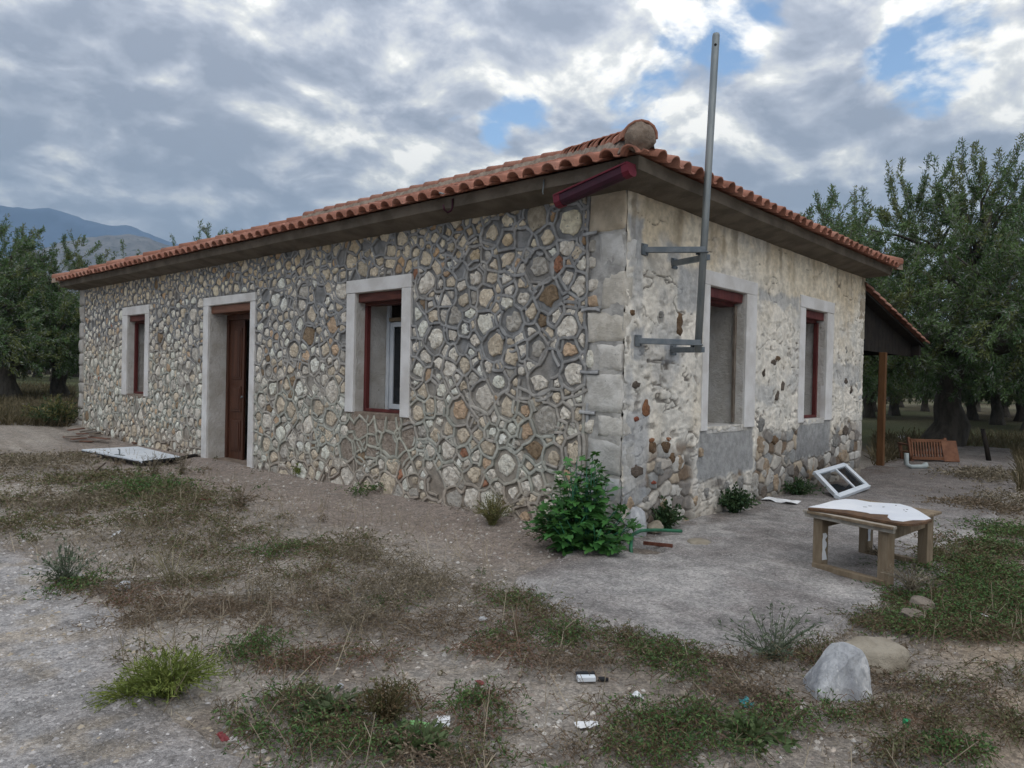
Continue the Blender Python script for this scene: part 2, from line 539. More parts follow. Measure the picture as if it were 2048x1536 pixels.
APRON = [(-1.75, -0.15), (-1.0, 0.02), (-0.55, 0.10), (-0.25, 0.3), (9.9, 0.3), (16, 0.6), (16, -1.0), (10.0, -1.9), (6.4, -2.3), (2.8, -2.5), (0.9, -2.62), (-0.2, -2.45), (-1.05, -2.42), (-1.7, -2.25), (-2.05, -1.9), (-2.12, -1.3), (-2.0, -0.6)]
SLAB = [(-4.15, 3.9), (-3.92, 2.2), (-4.02, 1.0), (-4.32, 0.2), (-4.40, -0.5), (-4.33, -1.2), (-4.55, -1.9), (-5.2, -3.2), (-9, -6), (-9, 9), (-4.4, 6.2)]


def graded(lo, hi, step, outer, growth=1.16):
    a = list(np.arange(lo, hi + 1e-6, step))
    s, v = step, hi
    up_ = []
    while v < outer:
        s *= growth; v += s; up_.append(v)
    s, v = step, lo
    dn = []
    while v > -outer:
        s *= growth; v -= s; dn.append(v)
    return np.array(dn[::-1] + a + up_)


def grid_faces(nx, ny):
    i = np.arange(nx * ny).reshape(ny, nx)
    return np.stack([i[:-1, :-1], i[:-1, 1:], i[1:, 1:], i[1:, :-1]], -1).reshape(-1, 4)


gx, gy = graded(-5.4, 2.2, 0.03, 3500), graded(-3.8, 7.5, 0.03, 3500)
X, Y = np.meshgrid(gx, gy)
Z = gz(X, Y)
far = np.hypot(X, Y)
Z = np.where(far > 200, 0.5 * Z, Z)
n_a, n_b, n_c = fbm(X * 0.7, Y * 0.7, 21, 5), fbm(X * 2.3, Y * 2.3, 31, 5), fbm(X * 9, Y * 9, 41, 3)
dirt = mixc((0.28, 0.25, 0.218), (0.39, 0.352, 0.308), ss(n_a, 0.35, 0.65))
dirt = mixc(dirt, (0.165, 0.135, 0.108), ss(n_b, 0.52, 0.72) * 0.6)
dirt = mixc(dirt, (0.30, 0.285, 0.265), ss(n_c, 0.58, 0.75) * 0.5)
# trodden pinkish path beside the facade
path = ss(X, -1.9, -0.9) * ss(Y, -0.6, 0.4) * ss(13.5 - Y, 0, 3) * ss(0.5 - X, 0, 0.2)
dirt = mixc(dirt, mixc((0.27, 0.225, 0.195), (0.34, 0.28, 0.245), n_b), 0.8 * path)
# sandy soil lower right
sand = ss(-2.75 - Y, -0.1, 0.35) * ss(X, -2.9, -1.9) * ss(n_b, 0.35, 0.6)
dirt = mixc(dirt, (0.36, 0.29, 0.215), 0.8 * sand)
# far orchard floor: dry brown and green grass
fo = ss(far, 9, 16) * np.maximum(ss(X, 6.5, 10), ss(Y, 14, 18))
orch = mixc((0.085, 0.070, 0.042), (0.075, 0.085, 0.036), ss(fbm(X * 0.12, Y * 0.12, 55, 4), 0.42, 0.6))
orch = mixc(orch, (0.17, 0.15, 0.10), 0.6 * ss(fbm(X * 0.05, Y * 0.3, 77, 4), 0.55, 0.7))
dirt = mixc(dirt, orch, fo)
lt = ss(np.abs(Y - 17.2 - 0.05 * X), 0.9, 0.2) * ss(X, 6, -2)
dirt = mixc(dirt, (0.33, 0.29, 0.24), 0.8 * lt)
V = np.stack([X, Y, Z], -1).reshape(-1, 3)
ground = obj("ground", np_mesh("ground", V, grid_faces(len(gx), len(gy)), M_ground, dirt.reshape(-1, 3), True))
tag(ground, kind="structure")


def slab_obj(name, poly, lift, xr, yr, step, colfn, m, pits=()):
    ax, ay = np.arange(xr[0], xr[1], step), np.arange(yr[0], yr[1], step)
    X, Y = np.meshgrid(ax, ay)
    d = seg_dist(X, Y, poly) + 0.16 * (fbm(X * 2.2, Y * 2.2, 61, 4) - 0.5) + 0.07 * (fbm(X * 11, Y * 11, 62, 3) - 0.5)
    z = gz(X, Y) * 0.55 - 0.05 + (lift + 0.05) * ss(d, 0.0, 0.09) + 0.014 * (fbm(X * 14, Y * 14, 63, 3) - 0.5)
    for (qx, qy, qr, qd) in pits:
        z = z - qd * ss(qr - np.hypot(X - qx, Y - qy) + 0.05 * (fbm(X * 9, Y * 9, 5, 3) - 0.5), 0.0, 0.07)
    col = colfn(X, Y, d)
    Fq = grid_faces(len(ax), len(ay))
    keep = (d.reshape(-1)[Fq] > -0.05).any(1)
    Fq = Fq[keep]
    used = np.unique(Fq); re = np.full(X.size, -1); re[used] = np.arange(len(used))
    V = np.stack([X, Y, z], -1).reshape(-1, 3)[used]
    o = obj(name, np_mesh(name, V, re[Fq], m, col.reshape(-1, 3)[used], True))
    return tag(o, kind="structure")


def apron_col(X, Y, d):
    a, b = fbm(X * 0.8, Y * 0.8, 71, 5), fbm(X * 3.3, Y * 3.3, 73, 4)
    c = mixc((0.28, 0.265, 0.255), (0.405, 0.39, 0.375), ss(a, 0.35, 0.65))
    c = mixc(c, (0.165, 0.148, 0.14), 0.5 * ss(b, 0.5, 0.7))
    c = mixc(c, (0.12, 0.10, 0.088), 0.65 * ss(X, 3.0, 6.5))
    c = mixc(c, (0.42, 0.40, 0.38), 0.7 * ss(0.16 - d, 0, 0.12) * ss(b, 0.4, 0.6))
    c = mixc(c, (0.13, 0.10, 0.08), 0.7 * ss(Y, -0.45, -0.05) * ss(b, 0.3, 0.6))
    return c


def slab_col(X, Y, d):
    a, b = fbm(X * 0.9, Y * 0.9, 81, 5), fbm(X * 4, Y * 4, 83, 4)
    c = mixc((0.275, 0.262, 0.255), (0.385, 0.372, 0.365), ss(a, 0.35, 0.65))
    c = mixc(c, (0.40, 0.32, 0.21), 0.45 * ss(b, 0.58, 0.75))
    c = mixc(c, (0.18, 0.165, 0.15), 0.5 * ss(fbm(X * 7, Y * 7, 84, 3), 0.55, 0.75))
    return mixc(c, (0.30, 0.265, 0.23), 0.75 * ss(0.30 - d + 0.3 * (b - 0.5), 0, 0.3))


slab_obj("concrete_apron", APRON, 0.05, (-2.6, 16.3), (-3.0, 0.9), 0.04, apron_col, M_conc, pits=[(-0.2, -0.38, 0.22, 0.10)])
slab_obj("concrete_track", SLAB, 0.022, (-8.0, -3.5), (-5.0, 8.0), 0.035, slab_col, M_conc)

# ------------------------------------------------------------------ mountains
def ridge(name, pts, dist, depth_back, m, seed, rough):
    """terrain whose skyline follows the given directions, built at its true distance"""
    px = np.array([p[0] for p in pts], float); py = np.array([p[1] for p in pts], float)
    nx = 220; xs = np.linspace(px[0], px[-1], nx); ys = np.interp(xs, px, py)
    rows = 26
    V = np.zeros((rows, nx, 3))
    for i in range(nx):
        d = vdir(xs[i], ys[i])
        hh = math.hypot(d[0], d[1])
        top = CAM + d * (dist / hh)
        fwd = np.array([d[0], d[1], 0]) / hh
        for r in range(rows):
            t = r / (rows - 1) * 1.6          # 0 front foot, 1 skyline, 1.6 behind
            k = t if t <= 1 else 1 - 0.8 * (t - 1) / 0.6
            p = top + fwd * ((t - 1) * depth_back)
            V[r, i] = (p[0], p[1], -6 + (top[2] + 6) * k ** 0.9)
    u = np.arange(nx)[None, :] * 0.09; w = np.arange(rows)[:, None] * 0.35
    env = np.sin(np.clip(np.linspace(0, 1.6, rows), 0, 1) * math.pi)[:, None]
    V[:, :, 2] += rough * (fbm(u * 2 + seed, w + 0 * u, seed, 5) - 0.5) * (0.25 * 0 + env)
    V[:, :, 2] += 0.05 * rough * (fbm(u * 9 + seed, w * 3 + 0 * u, seed + 3, 3) - 0.5)
    o = obj(name, np_mesh(name, V.reshape(-1, 3), grid_faces(nx, rows), m, None, True))
    return tag(o, kind="structure")


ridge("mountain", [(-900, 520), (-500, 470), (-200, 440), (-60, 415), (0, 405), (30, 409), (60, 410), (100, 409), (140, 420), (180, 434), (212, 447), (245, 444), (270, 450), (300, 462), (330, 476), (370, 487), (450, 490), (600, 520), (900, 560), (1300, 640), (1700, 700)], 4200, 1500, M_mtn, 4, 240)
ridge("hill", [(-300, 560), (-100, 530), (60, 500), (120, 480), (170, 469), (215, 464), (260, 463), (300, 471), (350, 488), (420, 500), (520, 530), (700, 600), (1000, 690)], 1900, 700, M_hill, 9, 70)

# ------------------------------------------------------------------ haze
hm = bpy.data.materials.new("haze")
hm.use_nodes = True
hm.node_tree.nodes.clear()
HT = NT(hm.node_tree)
hv = HT.n('ShaderNodeVolumePrincipled')
hv.inputs['Color'].default_value = (0.50, 0.74, 1.0, 1)
hv.inputs['Density'].default_value = 1.5e-4
ho = HT.n('ShaderNodeOutputMaterial')
HT.link(hv.outputs[0], ho.inputs['Volume'])
hb = MB().box2(np.array([-5200, -5200, -12.0]), np.array([5600, 5600, 1180.0]))
hz = hb.build("haze", hm)
tag(hz, kind="stuff")
#@@HOUSE
# ------------------------------------------------------------------ house
random.seed(7)
rs = np.random.RandomState(11)
HX, HY, WT = 7.25, 14.9, 3.40          # footprint and wall height
TH = 0.55                              # wall thickness
house = thing("stone_house", "long single storey stone house with red tiled hip roof and pale window bands", "house")

# openings: inner edges a0,a1,z0,z1 and outer band edges b0,b1,bt,bb
OPL = [dict(k="window", a=(3.27, 4.25, 1.05, 2.63), b=(3.09, 4.44, 2.80, 1.02)),
       dict(k="door", a=(7.04, 8.46, 0.02, 2.67), b=(6.88, 8.66, 2.81, -0.05)),
       dict(k="window", a=(11.16, 12.06, 1.05, 2.65), b=(10.97, 12.31, 2.82, 1.02))]
OPR = [dict(k="window", a=(1.69, 2.64, 1.04, 2.63), b=(1.54, 2.93, 2.79, 1.0)),
       dict(k="window", a=(4.58, 5.46, 1.04, 2.62), b=(4.37, 5.74, 2.79, 1.0))]


def in_rects(a, z, ops, g=0.0, key="a"):
    r = np.zeros(np.shape(a), bool)
    for o in ops:
        if key == "a":
            a0, a1, z0, z1 = o["a"]
        else:
            a0, a1, z1, z0 = o["b"]
        r |= (a > a0 - g) & (a < a1 + g) & (z > z0 - g) & (z < z1 + g)
    return r


def fit_axis(lo, hi, step, marks):
    """grid lines at about the step, with lines exactly on the marks"""
    ks = sorted(set([lo, hi] + [m for m in marks if lo < m < hi]))
    ks = [k for i, k in enumerate(ks) if i == 0 or k - ks[i - 1] > 1e-4]
    out = [lo]
    for a, b in zip(ks[:-1], ks[1:]):
        n = max(1, int(round((b - a) / step)))
        out += list(a + (b - a) * (np.arange(n) + 1) / n)
    return np.array(out)


def wall_sheet(name, length, top, ops, step, hfun, cfun, m, place):
    ua = fit_axis(0, length, step, [v for o in ops for v in o["a"][:2]])
    za = fit_axis(-0.30, top, step, [v for o in ops for v in o["a"][2:]])
    U, Zz = np.meshgrid(ua, za)
    hgt, extra = hfun(U, Zz)
    Fq = grid_faces(len(ua), len(za))
    cu_ = U.reshape(-1)[Fq].mean(1); cz_ = Zz.reshape(-1)[Fq].mean(1)
    Fq = Fq[~in_rects(cu_, cz_, ops)]
    V = place(U.reshape(-1), Zz.reshape(-1), hgt.reshape(-1))
    c = cfun(U, Zz, hgt, extra).reshape(-1, 3)
    return obj(name, np_mesh(name, V, Fq, m, c, True), house)


def placeL(a, z, h): return np.stack([-np.asarray(h), np.asarray(a), np.asarray(z)], -1)
def placeR(a, z, h): return np.stack([np.asarray(a), -np.asarray(h), np.asarray(z)], -1)
def flip(me):
    me.flip_normals(); return me


# ---- the facade: mortar bed
def facade_h(a, z):
    return 0.010 * (fbm(a * 7, z * 7, 101, 4) - 0.5) + 0.004 * (fbm(a * 25, z * 25, 103, 2) - 0.5) - 0.004 + 0.013 * ss(0.40 - a, 0, 0.06), None


def mortar_col(a, z):
    n = fbm(a * 0.8, z * 1.1, 105, 4); n2 = fbm(a * 3, z * 3, 106, 4)
    up = ss(z + 0.8 * (n - 0.5) + 0.05 * (7 - a), 1.2, 2.3)
    c = mixc((0.37, 0.335, 0.285), (0.225, 0.225, 0.222), up)
    c = mixc(c, (0.27, 0.25, 0.225), 0.6 * ss(n2, 0.5, 0.75))
    c = mixc(c, (0.30, 0.25, 0.20), 0.7 * ss(0.55 - z, -0.1, 0.4) * ss(n, 0.3, 0.6))
    pat = ss(a, 3.0, 3.2) * ss(4.5 - a, 0, 0.2) * ss(z, 0.45, 0.6) * ss(1.06 - z, 0, 0.04)
    c = mixc(c, mixc((0.48, 0.455, 0.41), (0.38, 0.375, 0.365), n2), ss(0.42 - a, 0, 0.05) * 0.9)
    return mixc(c, (0.38, 0.315, 0.26), 0.85 * pat)


facade = wall_sheet("facade_wall", HY, WT, OPL, 0.03, facade_h, lambda a, z, h, e: mortar_col(a, z), M_mortar, placeL)
flip(facade.data)

# ---- stones of the facade: a Voronoi pattern of uneven cells
RECT = [(o["b"][0], o["b"][1], o["b"][3] if o["k"] == "window" else -1, o["b"][2]) for o in OPL]
QN, QF = 0.44, 14.58
pts, rad = [], []
P = np.zeros((4000, 2)); Rr = np.zeros(4000); n = 0
tries = 0
while tries < 26000 and n < 3000:
    tries += 1
    a = rs.uniform(0.40, 14.66); z = rs.uniform(-0.12, 3.42)
    far_ = min(1, max(0, (a - 1) / 9))
    base = 0.158 - 0.026 * far_ - 0.030 * (z > 2.75) * (a > 1.2)
    r = base * (0.62 + 0.75 * rs.rand() ** 1.7)
    if tries > 16000: r *= 0.75
    if any(r_[0] - 0.04 < a < r_[1] + 0.04 and r_[2] - 0.04 < z < r_[3] + 0.04 for r_ in RECT): continue
    if n:
        d = np.hypot((P[:n, 0] - a) * 0.92, (P[:n, 1] - z) * 1.12)
        if (d < (Rr[:n] + r) * 0.62).any(): continue
    P[n] = (a, z); Rr[n] = r; n += 1
P = P[:n]; Rr = Rr[:n]


def clip(poly, px, pz, nx_, nz_):
    out = []
    m_ = len(poly)
    for i in range(m_):
        p, q = poly[i], poly[(i + 1) % m_]
        dp = (p[0] - px) * nx_ + (p[1] - pz) * nz_; dq = (q[0] - px) * nx_ + (q[1] - pz) * nz_
        if dp <= 0: out.append(p)
        if (dp < 0) != (dq < 0) and abs(dp - dq) > 1e-12:
            t = dp / (dp - dq); out.append((p[0] + (q[0] - p[0]) * t, p[1] + (q[1] - p[1]) * t))
    return out


cells = []
for i in range(n):
    a, z = P[i]
    poly = [(a - 0.6, z - 0.6), (a + 0.6, z - 0.6), (a + 0.6, z + 0.6), (a - 0.6, z + 0.6)]
    d = np.hypot(P[:, 0] - a, P[:, 1] - z)
    for j in np.argsort(d)[1:26]:
        dx, dz = P[j] - P[i]
        L2 = dx * dx + dz * dz
        w = 0.5 + 0.5 * (Rr[i] ** 2 - Rr[j] ** 2) / L2
        w = min(0.85, max(0.15, w))
        poly = clip(poly, a + dx * w, z + dz * w, dx, dz)
        if len(poly) < 3: break
    if len(poly) >= 3:
        poly = clip(poly, 0, 3.385, 0, 1); poly = clip(poly, 0, -0.2, 0, -1)
        poly = clip(poly, QN, 0, -1, 0); poly = clip(poly, QF, 0, 1, 0)
        for (x0, x1, z0, z1) in RECT:
            g = [(x0 - a, x0 - 0.015, 0, 1, 0), (a - x1, x1 + 0.015, 0, -1, 0), (z0 - z, 0, z0 - 0.015, 0, 1), (z - z1, 0, z1 + 0.015, 0, -1)]
            best = max(g)
            poly = clip(poly, best[1], best[2], best[3], best[4])
    cells.append(poly if len(poly) >= 3 else None)


def stone_geom(outline, thick, fr, place, rng, sink=0.012, flat=0.55):
    """outline: 2-D points; a domed irregular stone lying in the wall plane"""
    o = np.array(outline); c = o.mean(0)
    nn = len(o)
    V = []
    ph = rng.rand(6) * 7
    for s, hgt in ((1.0, -sink), (0.965, thick * 0.45), (0.84, thick * 0.86), (flat, thick)):
        for k in range(nn):
            p = c + (o[k] - c) * s
            w = 0.5 + 0.5 * math.sin(p[0] * 31 + ph[0]) * math.sin(p[1] * 37 + ph[1])
            hh = hgt if hgt < 0 else hgt * (0.66 + 0.5 * w) + 0.28 * thick * math.sin(p[0] * 70 + ph[2]) * math.sin(p[1] * 64 + ph[3]) + thick * rng.uniform(-0.16, 0.16)
            p = p + rng.uniform(-0.05, 0.05, 2) * np.abs(o[k] - c) * (s < 1)
            V.append(place(p[0], p[1], hh))
    V.append(place(c[0], c[1], thick * (0.85 + 0.3 * rng.rand())))
    Fc = []
    for r in range(3):
        for k in range(nn):
            k2 = (k + 1) % nn
            Fc.append((r * nn + k, r * nn + k2, (r + 1) * nn + k2, (r + 1) * nn + k))
    for k in range(nn):
        Fc.append((3 * nn + k, 3 * nn + (k + 1) % nn, 4 * nn))
    return V, Fc


def round_outline(poly, fill, nn, rng, rough=0.10, power=0.35):
    p = np.array(poly); c = p.mean(0)
    angs = np.linspace(0, 2 * math.pi, nn, endpoint=False) + rng.rand() * 6
    out = []
    m_ = len(p)
    ext = max(0.03, np.hypot(*(p - c).T).mean())
    ph = rng.rand(2) * 6.28
    for t in angs:
        dx, dz = math.cos(t), math.sin(t)
        best = 9.0
        for i in range(m_):
            q, e = p[i], p[(i + 1) % m_] - p[i]
            den = dx * e[1] - dz * e[0]
            if abs(den) < 1e-9: continue
            s = ((q[0] - c[0]) * e[1] - (q[1] - c[1]) * e[0]) / den
            if s > 0: best = min(best, s)
        r = (best ** (1 - power)) * (ext ** power)
        r = min(r, best)
        r *= fill * (1 + rough * (rng.rand() - 0.5) * 1.6 + 0.06 * math.sin(3 * t + ph[0]))
        out.append((c[0] + dx * r, c[1] + dz * r))
    return out


def stone_colour(a, z, rng):
    u = rng.rand()
    low = 0.5 * (z < 1.2) + 0.25 * (a < 2.0)
    if u < 0.58 - 0.15 * low: c = np.array((0.74, 0.725, 0.69))
    elif u < 0.80: c = np.array((0.62, 0.565, 0.48))
    elif u < 0.915 - 0.02 * low: c = np.array((0.46, 0.455, 0.44))
    elif u < 0.97: c = np.array((0.56, 0.43, 0.32))
    elif u < 0.992: c = np.array((0.26, 0.20, 0.14))
    else: c = np.array((0.36, 0.19, 0.13))
    if z > 2.9: c = c * np.array((0.95, 0.88, 0.76))          # warmer, slightly darker tone near the wall top
    return np.minimum(c * np.array((1.05, 1.0, 0.92)) * (0.92 + 0.32 * rng.rand()), 0.86)


st = []
for i, poly in enumerate(cells):
    if poly is None: continue
    p = np.array(poly)
    ar = 0.5 * abs(np.dot(p[:, 0], np.roll(p[:, 1], 1)) - np.dot(p[:, 1], np.roll(p[:, 0], 1)))
    if ar < 0.0022: continue
    c = p.mean(0)
    if rs.rand() < 0.05: continue
    infill = 3.05 < c[0] < 4.45 and 0.5 < c[1] < 1.02
    fill = rs.uniform(0.60, 0.90) - 0.05 * ss(c[0], 5, 9) if not infill else 0.9
    if c[0] < 3 and rs.rand() < 0.35: fill *= 0.82
    nn = 13 if c[0] < 6 else 10
    out = round_outline(poly, fill, nn, rs, 0.20 if not infill else 0.05, rs.choice((0.05, 0.15, 0.35)))
    thick = (0.014 + 0.016 * rs.rand()) if not infill else 0.010
    col = stone_colour(c[0], c[1], rs) if not infill else np.array((0.37, 0.31, 0.255)) * (0.9 + 0.2 * rs.rand())
    depth = math.hypot(c[0] + 3.86, 5.86)
    st.append((ar / depth ** 2, out, thick, col, nn))
st.sort(key=lambda s: -s[0])
SV, SF, SC = [], [], []
for k, (_, out, thick, col, nn) in enumerate(st):
    V, Fc = stone_geom(out, thick, 0, lambda a, z, h: (-h, a, z), rs)
    Fc = [f[::-1] for f in Fc]
    if k < 300:
        obj("stone", py_mesh("stone", V, Fc, M_stone, col, False), facade)
    else:
        b = len(SV); SV += V; SF += [tuple(i + b for i in f) for f in Fc]; SC += [col] * len(V)
o = obj("small_stones", py_mesh("small_stones", SV, SF, M_stone, np.array(SC), True), facade)
tag(o, kind="stuff")

# ---- raised pointing between the stones
edges = {}
for i, poly in enumerate(cells):
    if poly is None: continue
    for k in range(len(poly)):
        p, q = poly[k], poly[(k + 1) % len(poly)]
        if math.hypot(p[0] - q[0], p[1] - q[1]) < 0.025: continue
        key = (round((p[0] + q[0]) * 40), round((p[1] + q[1]) * 40))
        edges[key] = (p, q)
BV, BF, BC = [], [], []
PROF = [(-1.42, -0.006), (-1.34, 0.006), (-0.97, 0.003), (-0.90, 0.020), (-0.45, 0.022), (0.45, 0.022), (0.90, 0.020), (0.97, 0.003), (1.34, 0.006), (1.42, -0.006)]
PCOL = [0.9, 0.8, 0.5, 1.0, 1.18, 1.18, 1.0, 0.5, 0.8, 0.9]  # flanks darkened: shadow lines beside each ribbon painted into the colour


def bead(p, q, w, rng, place, hs=1.0):
    p, q = np.array(p), np.array(q)
    L = np.hypot(*(q - p)); d = (q - p) / L; s = np.array((-d[1], d[0]))
    p = p - d * w * 0.7; q = q + d * w * 0.7; L += 1.4 * w
    ns = max(2, int(L / 0.05) + 1)
    b = len(BV)
    bow = rng.uniform(-0.10, 0.10) * L
    lift = rng.uniform(-0.002, 0.004)
    cl = mortar_col(np.array(p[0]), np.array(p[1])) * 0.98 + 0.02
    cl = np.clip(cl, 0.10, 0.34) * rng.uniform(0.88, 1.15)
    for t in range(ns + 1):
        f = t / ns
        c = p + (q - p) * f + s * (bow * math.sin(math.pi * f) + rng.uniform(-0.005, 0.005))
        ww = w * rng.uniform(0.85, 1.12)
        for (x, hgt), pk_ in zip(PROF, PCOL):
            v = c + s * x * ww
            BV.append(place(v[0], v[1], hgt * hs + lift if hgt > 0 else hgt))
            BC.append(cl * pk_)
    m_ = len(PROF)
    for t in range(ns):
        for k in range(m_ - 1):
            BF.append((b + t * m_ + k, b + (t + 1) * m_ + k, b + (t + 1) * m_ + k + 1, b + t * m_ + k + 1))


for (p, q) in edges.values():
    mx, mz = (p[0] + q[0]) / 2, (p[1] + q[1]) / 2
    if mz > 3.36 or mz < -0.1: continue
    if in_rects(mx, mz, OPL, 0.03, "b"): continue
    skip = 0.10 + 0.35 * ss(0.35 - mz, 0, 0.35) + 0.12 * ss(mx, 6, 12)
    if rs.rand() < skip: continue
    w = rs.uniform(0.0155, 0.0205)
    lap = rs.rand()
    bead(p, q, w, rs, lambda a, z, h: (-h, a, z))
    if lap < 0.17 and mx < 6:                      # a second line beside the first
        L = math.hypot(q[0] - p[0], q[1] - p[1]); sx, sz = -(q[1] - p[1]) / L, (q[0] - p[0]) / L
        o_ = rs.choice((-1, 1)) * rs.uniform(0.045, 0.06)
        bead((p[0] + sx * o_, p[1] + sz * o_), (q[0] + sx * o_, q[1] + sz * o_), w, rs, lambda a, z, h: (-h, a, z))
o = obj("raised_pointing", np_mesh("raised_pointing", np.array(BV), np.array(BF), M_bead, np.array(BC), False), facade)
flip(o.data)
tag(o, kind="stuff")

# ---- gable wall: rubble under smeared plaster
def rough_poly_mask(a, z, x0, x1, z0, z1, seed, soft=0.06):
    w = 0.16 * (fbm(a * 3.2, z * 3.2, seed, 4) - 0.5) + 0.05 * (fbm(a * 14, z * 14, seed + 1, 2) - 0.5)
    d = np.minimum(np.minimum(a - x0, x1 - a), np.minimum(z - z0, z1 - z)) + w
    return ss(d, 0, soft)


GREYP = [(0.02, 0.30, 2.62, 3.12, 1.0), (0.10, 0.32, 2.35, 2.75, 0.8), (0.72, 1.02, 2.74, 2.98, 0.9), (0.95, 1.5, 2.28, 2.80, 0.8), (0.08, 0.34, 1.70, 2.06, 1.0), (0.72, 1.05, 1.74, 2.02, 1.0),
         (2.95, 4.36, 2.54, 2.76, 0.8), (0.0, 0.50, 0.30, 1.30, 0.75), (0.0, 0.22, 1.3, 1.75, 0.5), (0.05, 0.28, 2.15, 2.6, 0.45), (5.75, 7.2, 1.5, 1.9, 0.6), (2.95, 3.6, 1.25, 1.55, 0.6)]
UNDER = [(1.50, 2.98, 0.42, 1.03), (4.38, 5.75, 0.46, 1.03)]


def gable_h(a, z):
    wx = a + 0.12 * (fbm(a * 3, z * 3, 201, 3) - 0.5); wz = z + 0.10 * (fbm(a * 3, z * 3, 202, 3) - 0.5)
    f1, f2, idc = voro(wx / 0.24, wz / 0.155, 7)
    joint = ss(f2 - f1, 0.02, 0.16)
    rub = 0.030 * joint * (0.6 + 0.8 * idc) + 0.012 * fbm(a * 18, z * 18, 203, 3)
    pl_ = 0.62 + 0.9 * (fbm(a * 1.1, z * 1.1, 205, 4) - 0.5) + 0.55 * ss(z, 0.55, 1.25) - 0.20 * ss(0.7 - z, 0, 0.5) - 0.15 * ss(a - 2.9, 0, 0.5) * ss(1.8 - z, 0, 0.8)
    pl_ = pl_ - 0.32 * ss(1.05 - z + 0.5 * (fbm(a * 1.5, z * 1.5, 209, 3) - 0.5), 0, 0.4) * np.maximum(ss(a, 0.3, 0.6) * ss(1.5 - a, 0, 0.3), ss(a, 2.9, 3.2))
    pl_ = pl_ - 0.28 * ss(fbm(a * 4.5, z * 4.5, 207, 3), 0.58, 0.75)
    p = ss(pl_, 0.25, 0.75)
    und = np.zeros_like(a)
    for (x0, x1, z0, z1) in UNDER:
        und = np.maximum(und, rough_poly_mask(a, z, x0, x1, z0, z1, 211))
    gp = np.zeros_like(a)
    for (x0, x1, z0, z1, k) in GREYP:
        gp = np.maximum(gp, k * rough_poly_mask(a, z, x0, x1, z0, z1, 213))
    # trowel strokes: warped, mostly horizontal ridges
    q = fbm(a * 1.7, z * 2.2, 215, 3)
    tr = 1 - np.abs(2 * vn(a * 3.0 + 5 * q, z * 13 + 7 * q, 216) - 1)
    tr2 = 1 - np.abs(2 * vn(a * 9 - 4 * q + z * 6, z * 11 + 5 * q - a * 4, 217) - 1)
    plh = 0.026 + 0.010 * tr + 0.007 * tr2 ** 2 + 0.010 * (fbm(a * 5, z * 5, 218, 4) - 0.5) + 0.010 * joint * (idc - 0.3)
    pit = ss(fbm(a * 9 + 3 * q, z * 12, 219, 3), 0.66, 0.73) * (0.25 + 0.6 * ss(2.7 - z, 0, 0.8))
    # long wandering cracks along the courses
    c1 = np.abs(fbm(a * 1.4, z * 3.6, 220, 3) - 0.5)
    crack = ss(0.010 - c1, 0.0, 0.007) * ss(fbm(a * 2.0, z * 2.0, 221, 3), 0.42, 0.52)
    hgt = rub * (1 - p) + plh * p - 0.016 * pit * p - 0.02 * crack * p
    sm = np.maximum(und, 0.75 * gp)
    hgt = hgt * (1 - sm) + (0.028 + 0.012 * (fbm(a * 6, z * 6, 222, 4) - 0.5)) * sm
    return hgt - 0.022, (p, und, gp, joint, idc, pit, crack, tr)


def gable_c(a, z, hgt, e):
    p, und, gp, joint, idc, pit, crack, tr = e
    n = fbm(a * 0.9, z * 0.9, 231, 4); nb = fbm(a * 4, z * 4, 232, 4)
    cream = mixc((0.75, 0.665, 0.52), (0.64, 0.54, 0.39), ss(fbm(a * 2.2, z * 1.2, 233, 4), 0.45, 0.65))
    whit = mixc((0.78, 0.73, 0.64), (0.66, 0.63, 0.565), ss(nb, 0.4, 0.65))
    c = mixc(whit, cream, ss(z + 1.3 * (n - 0.5), 2.35, 2.95) * 0.95)
    c = mixc(c, cream * 0.98, 0.5 * ss(n, 0.5, 0.65))
    c = mixc(c, (0.45, 0.46, 0.475), 0.36 * ss(fbm(a * 1.3, z * 1.7, 235, 5), 0.55, 0.68))
    stc = np.zeros(a.shape + (3,))
    pal = [(0.20, 0.145, 0.10), (0.30, 0.30, 0.29), (0.42, 0.35, 0.265), (0.52, 0.50, 0.46), (0.22, 0.20, 0.18), (0.40, 0.36, 0.31), (0.46, 0.43, 0.38)]
    for i, cc in enumerate(pal):
        stc[(idc >= i / len(pal)) & (idc <= (i + 1) / len(pal) + 1e-6)] = cc
    stc = mixc((0.20, 0.175, 0.145), stc, ss(joint, 0.15, 0.6))
    c = mixc(stc, c, p)
    c = mixc(c, (0.20, 0.18, 0.155), 0.75 * pit * p)
    c = mixc(c, (0.13, 0.115, 0.10), 0.85 * crack * p)
    c = mixc(c, (0.325, 0.345, 0.37), np.minimum(gp, 1) * 0.72)
    c = mixc(c, mixc((0.27, 0.275, 0.275), (0.35, 0.35, 0.345), nb), und * 0.92)
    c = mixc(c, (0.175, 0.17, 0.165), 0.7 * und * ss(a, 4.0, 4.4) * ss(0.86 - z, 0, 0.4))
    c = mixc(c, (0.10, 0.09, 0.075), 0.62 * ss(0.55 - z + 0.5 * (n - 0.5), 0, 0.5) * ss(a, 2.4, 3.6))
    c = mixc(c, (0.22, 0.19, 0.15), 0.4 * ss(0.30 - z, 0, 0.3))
    # drip stains under the eave
    dr = ss(vn(a * 9, z * 0.7, 241), 0.62, 0.9) * ss(z, 2.7, 3.3)
    return mixc(c, (0.20, 0.155, 0.10), 0.6 * dr)


gable = wall_sheet("gable_wall", HX, WT, OPR, 0.0125, gable_h, gable_c, M_plaster, placeR)

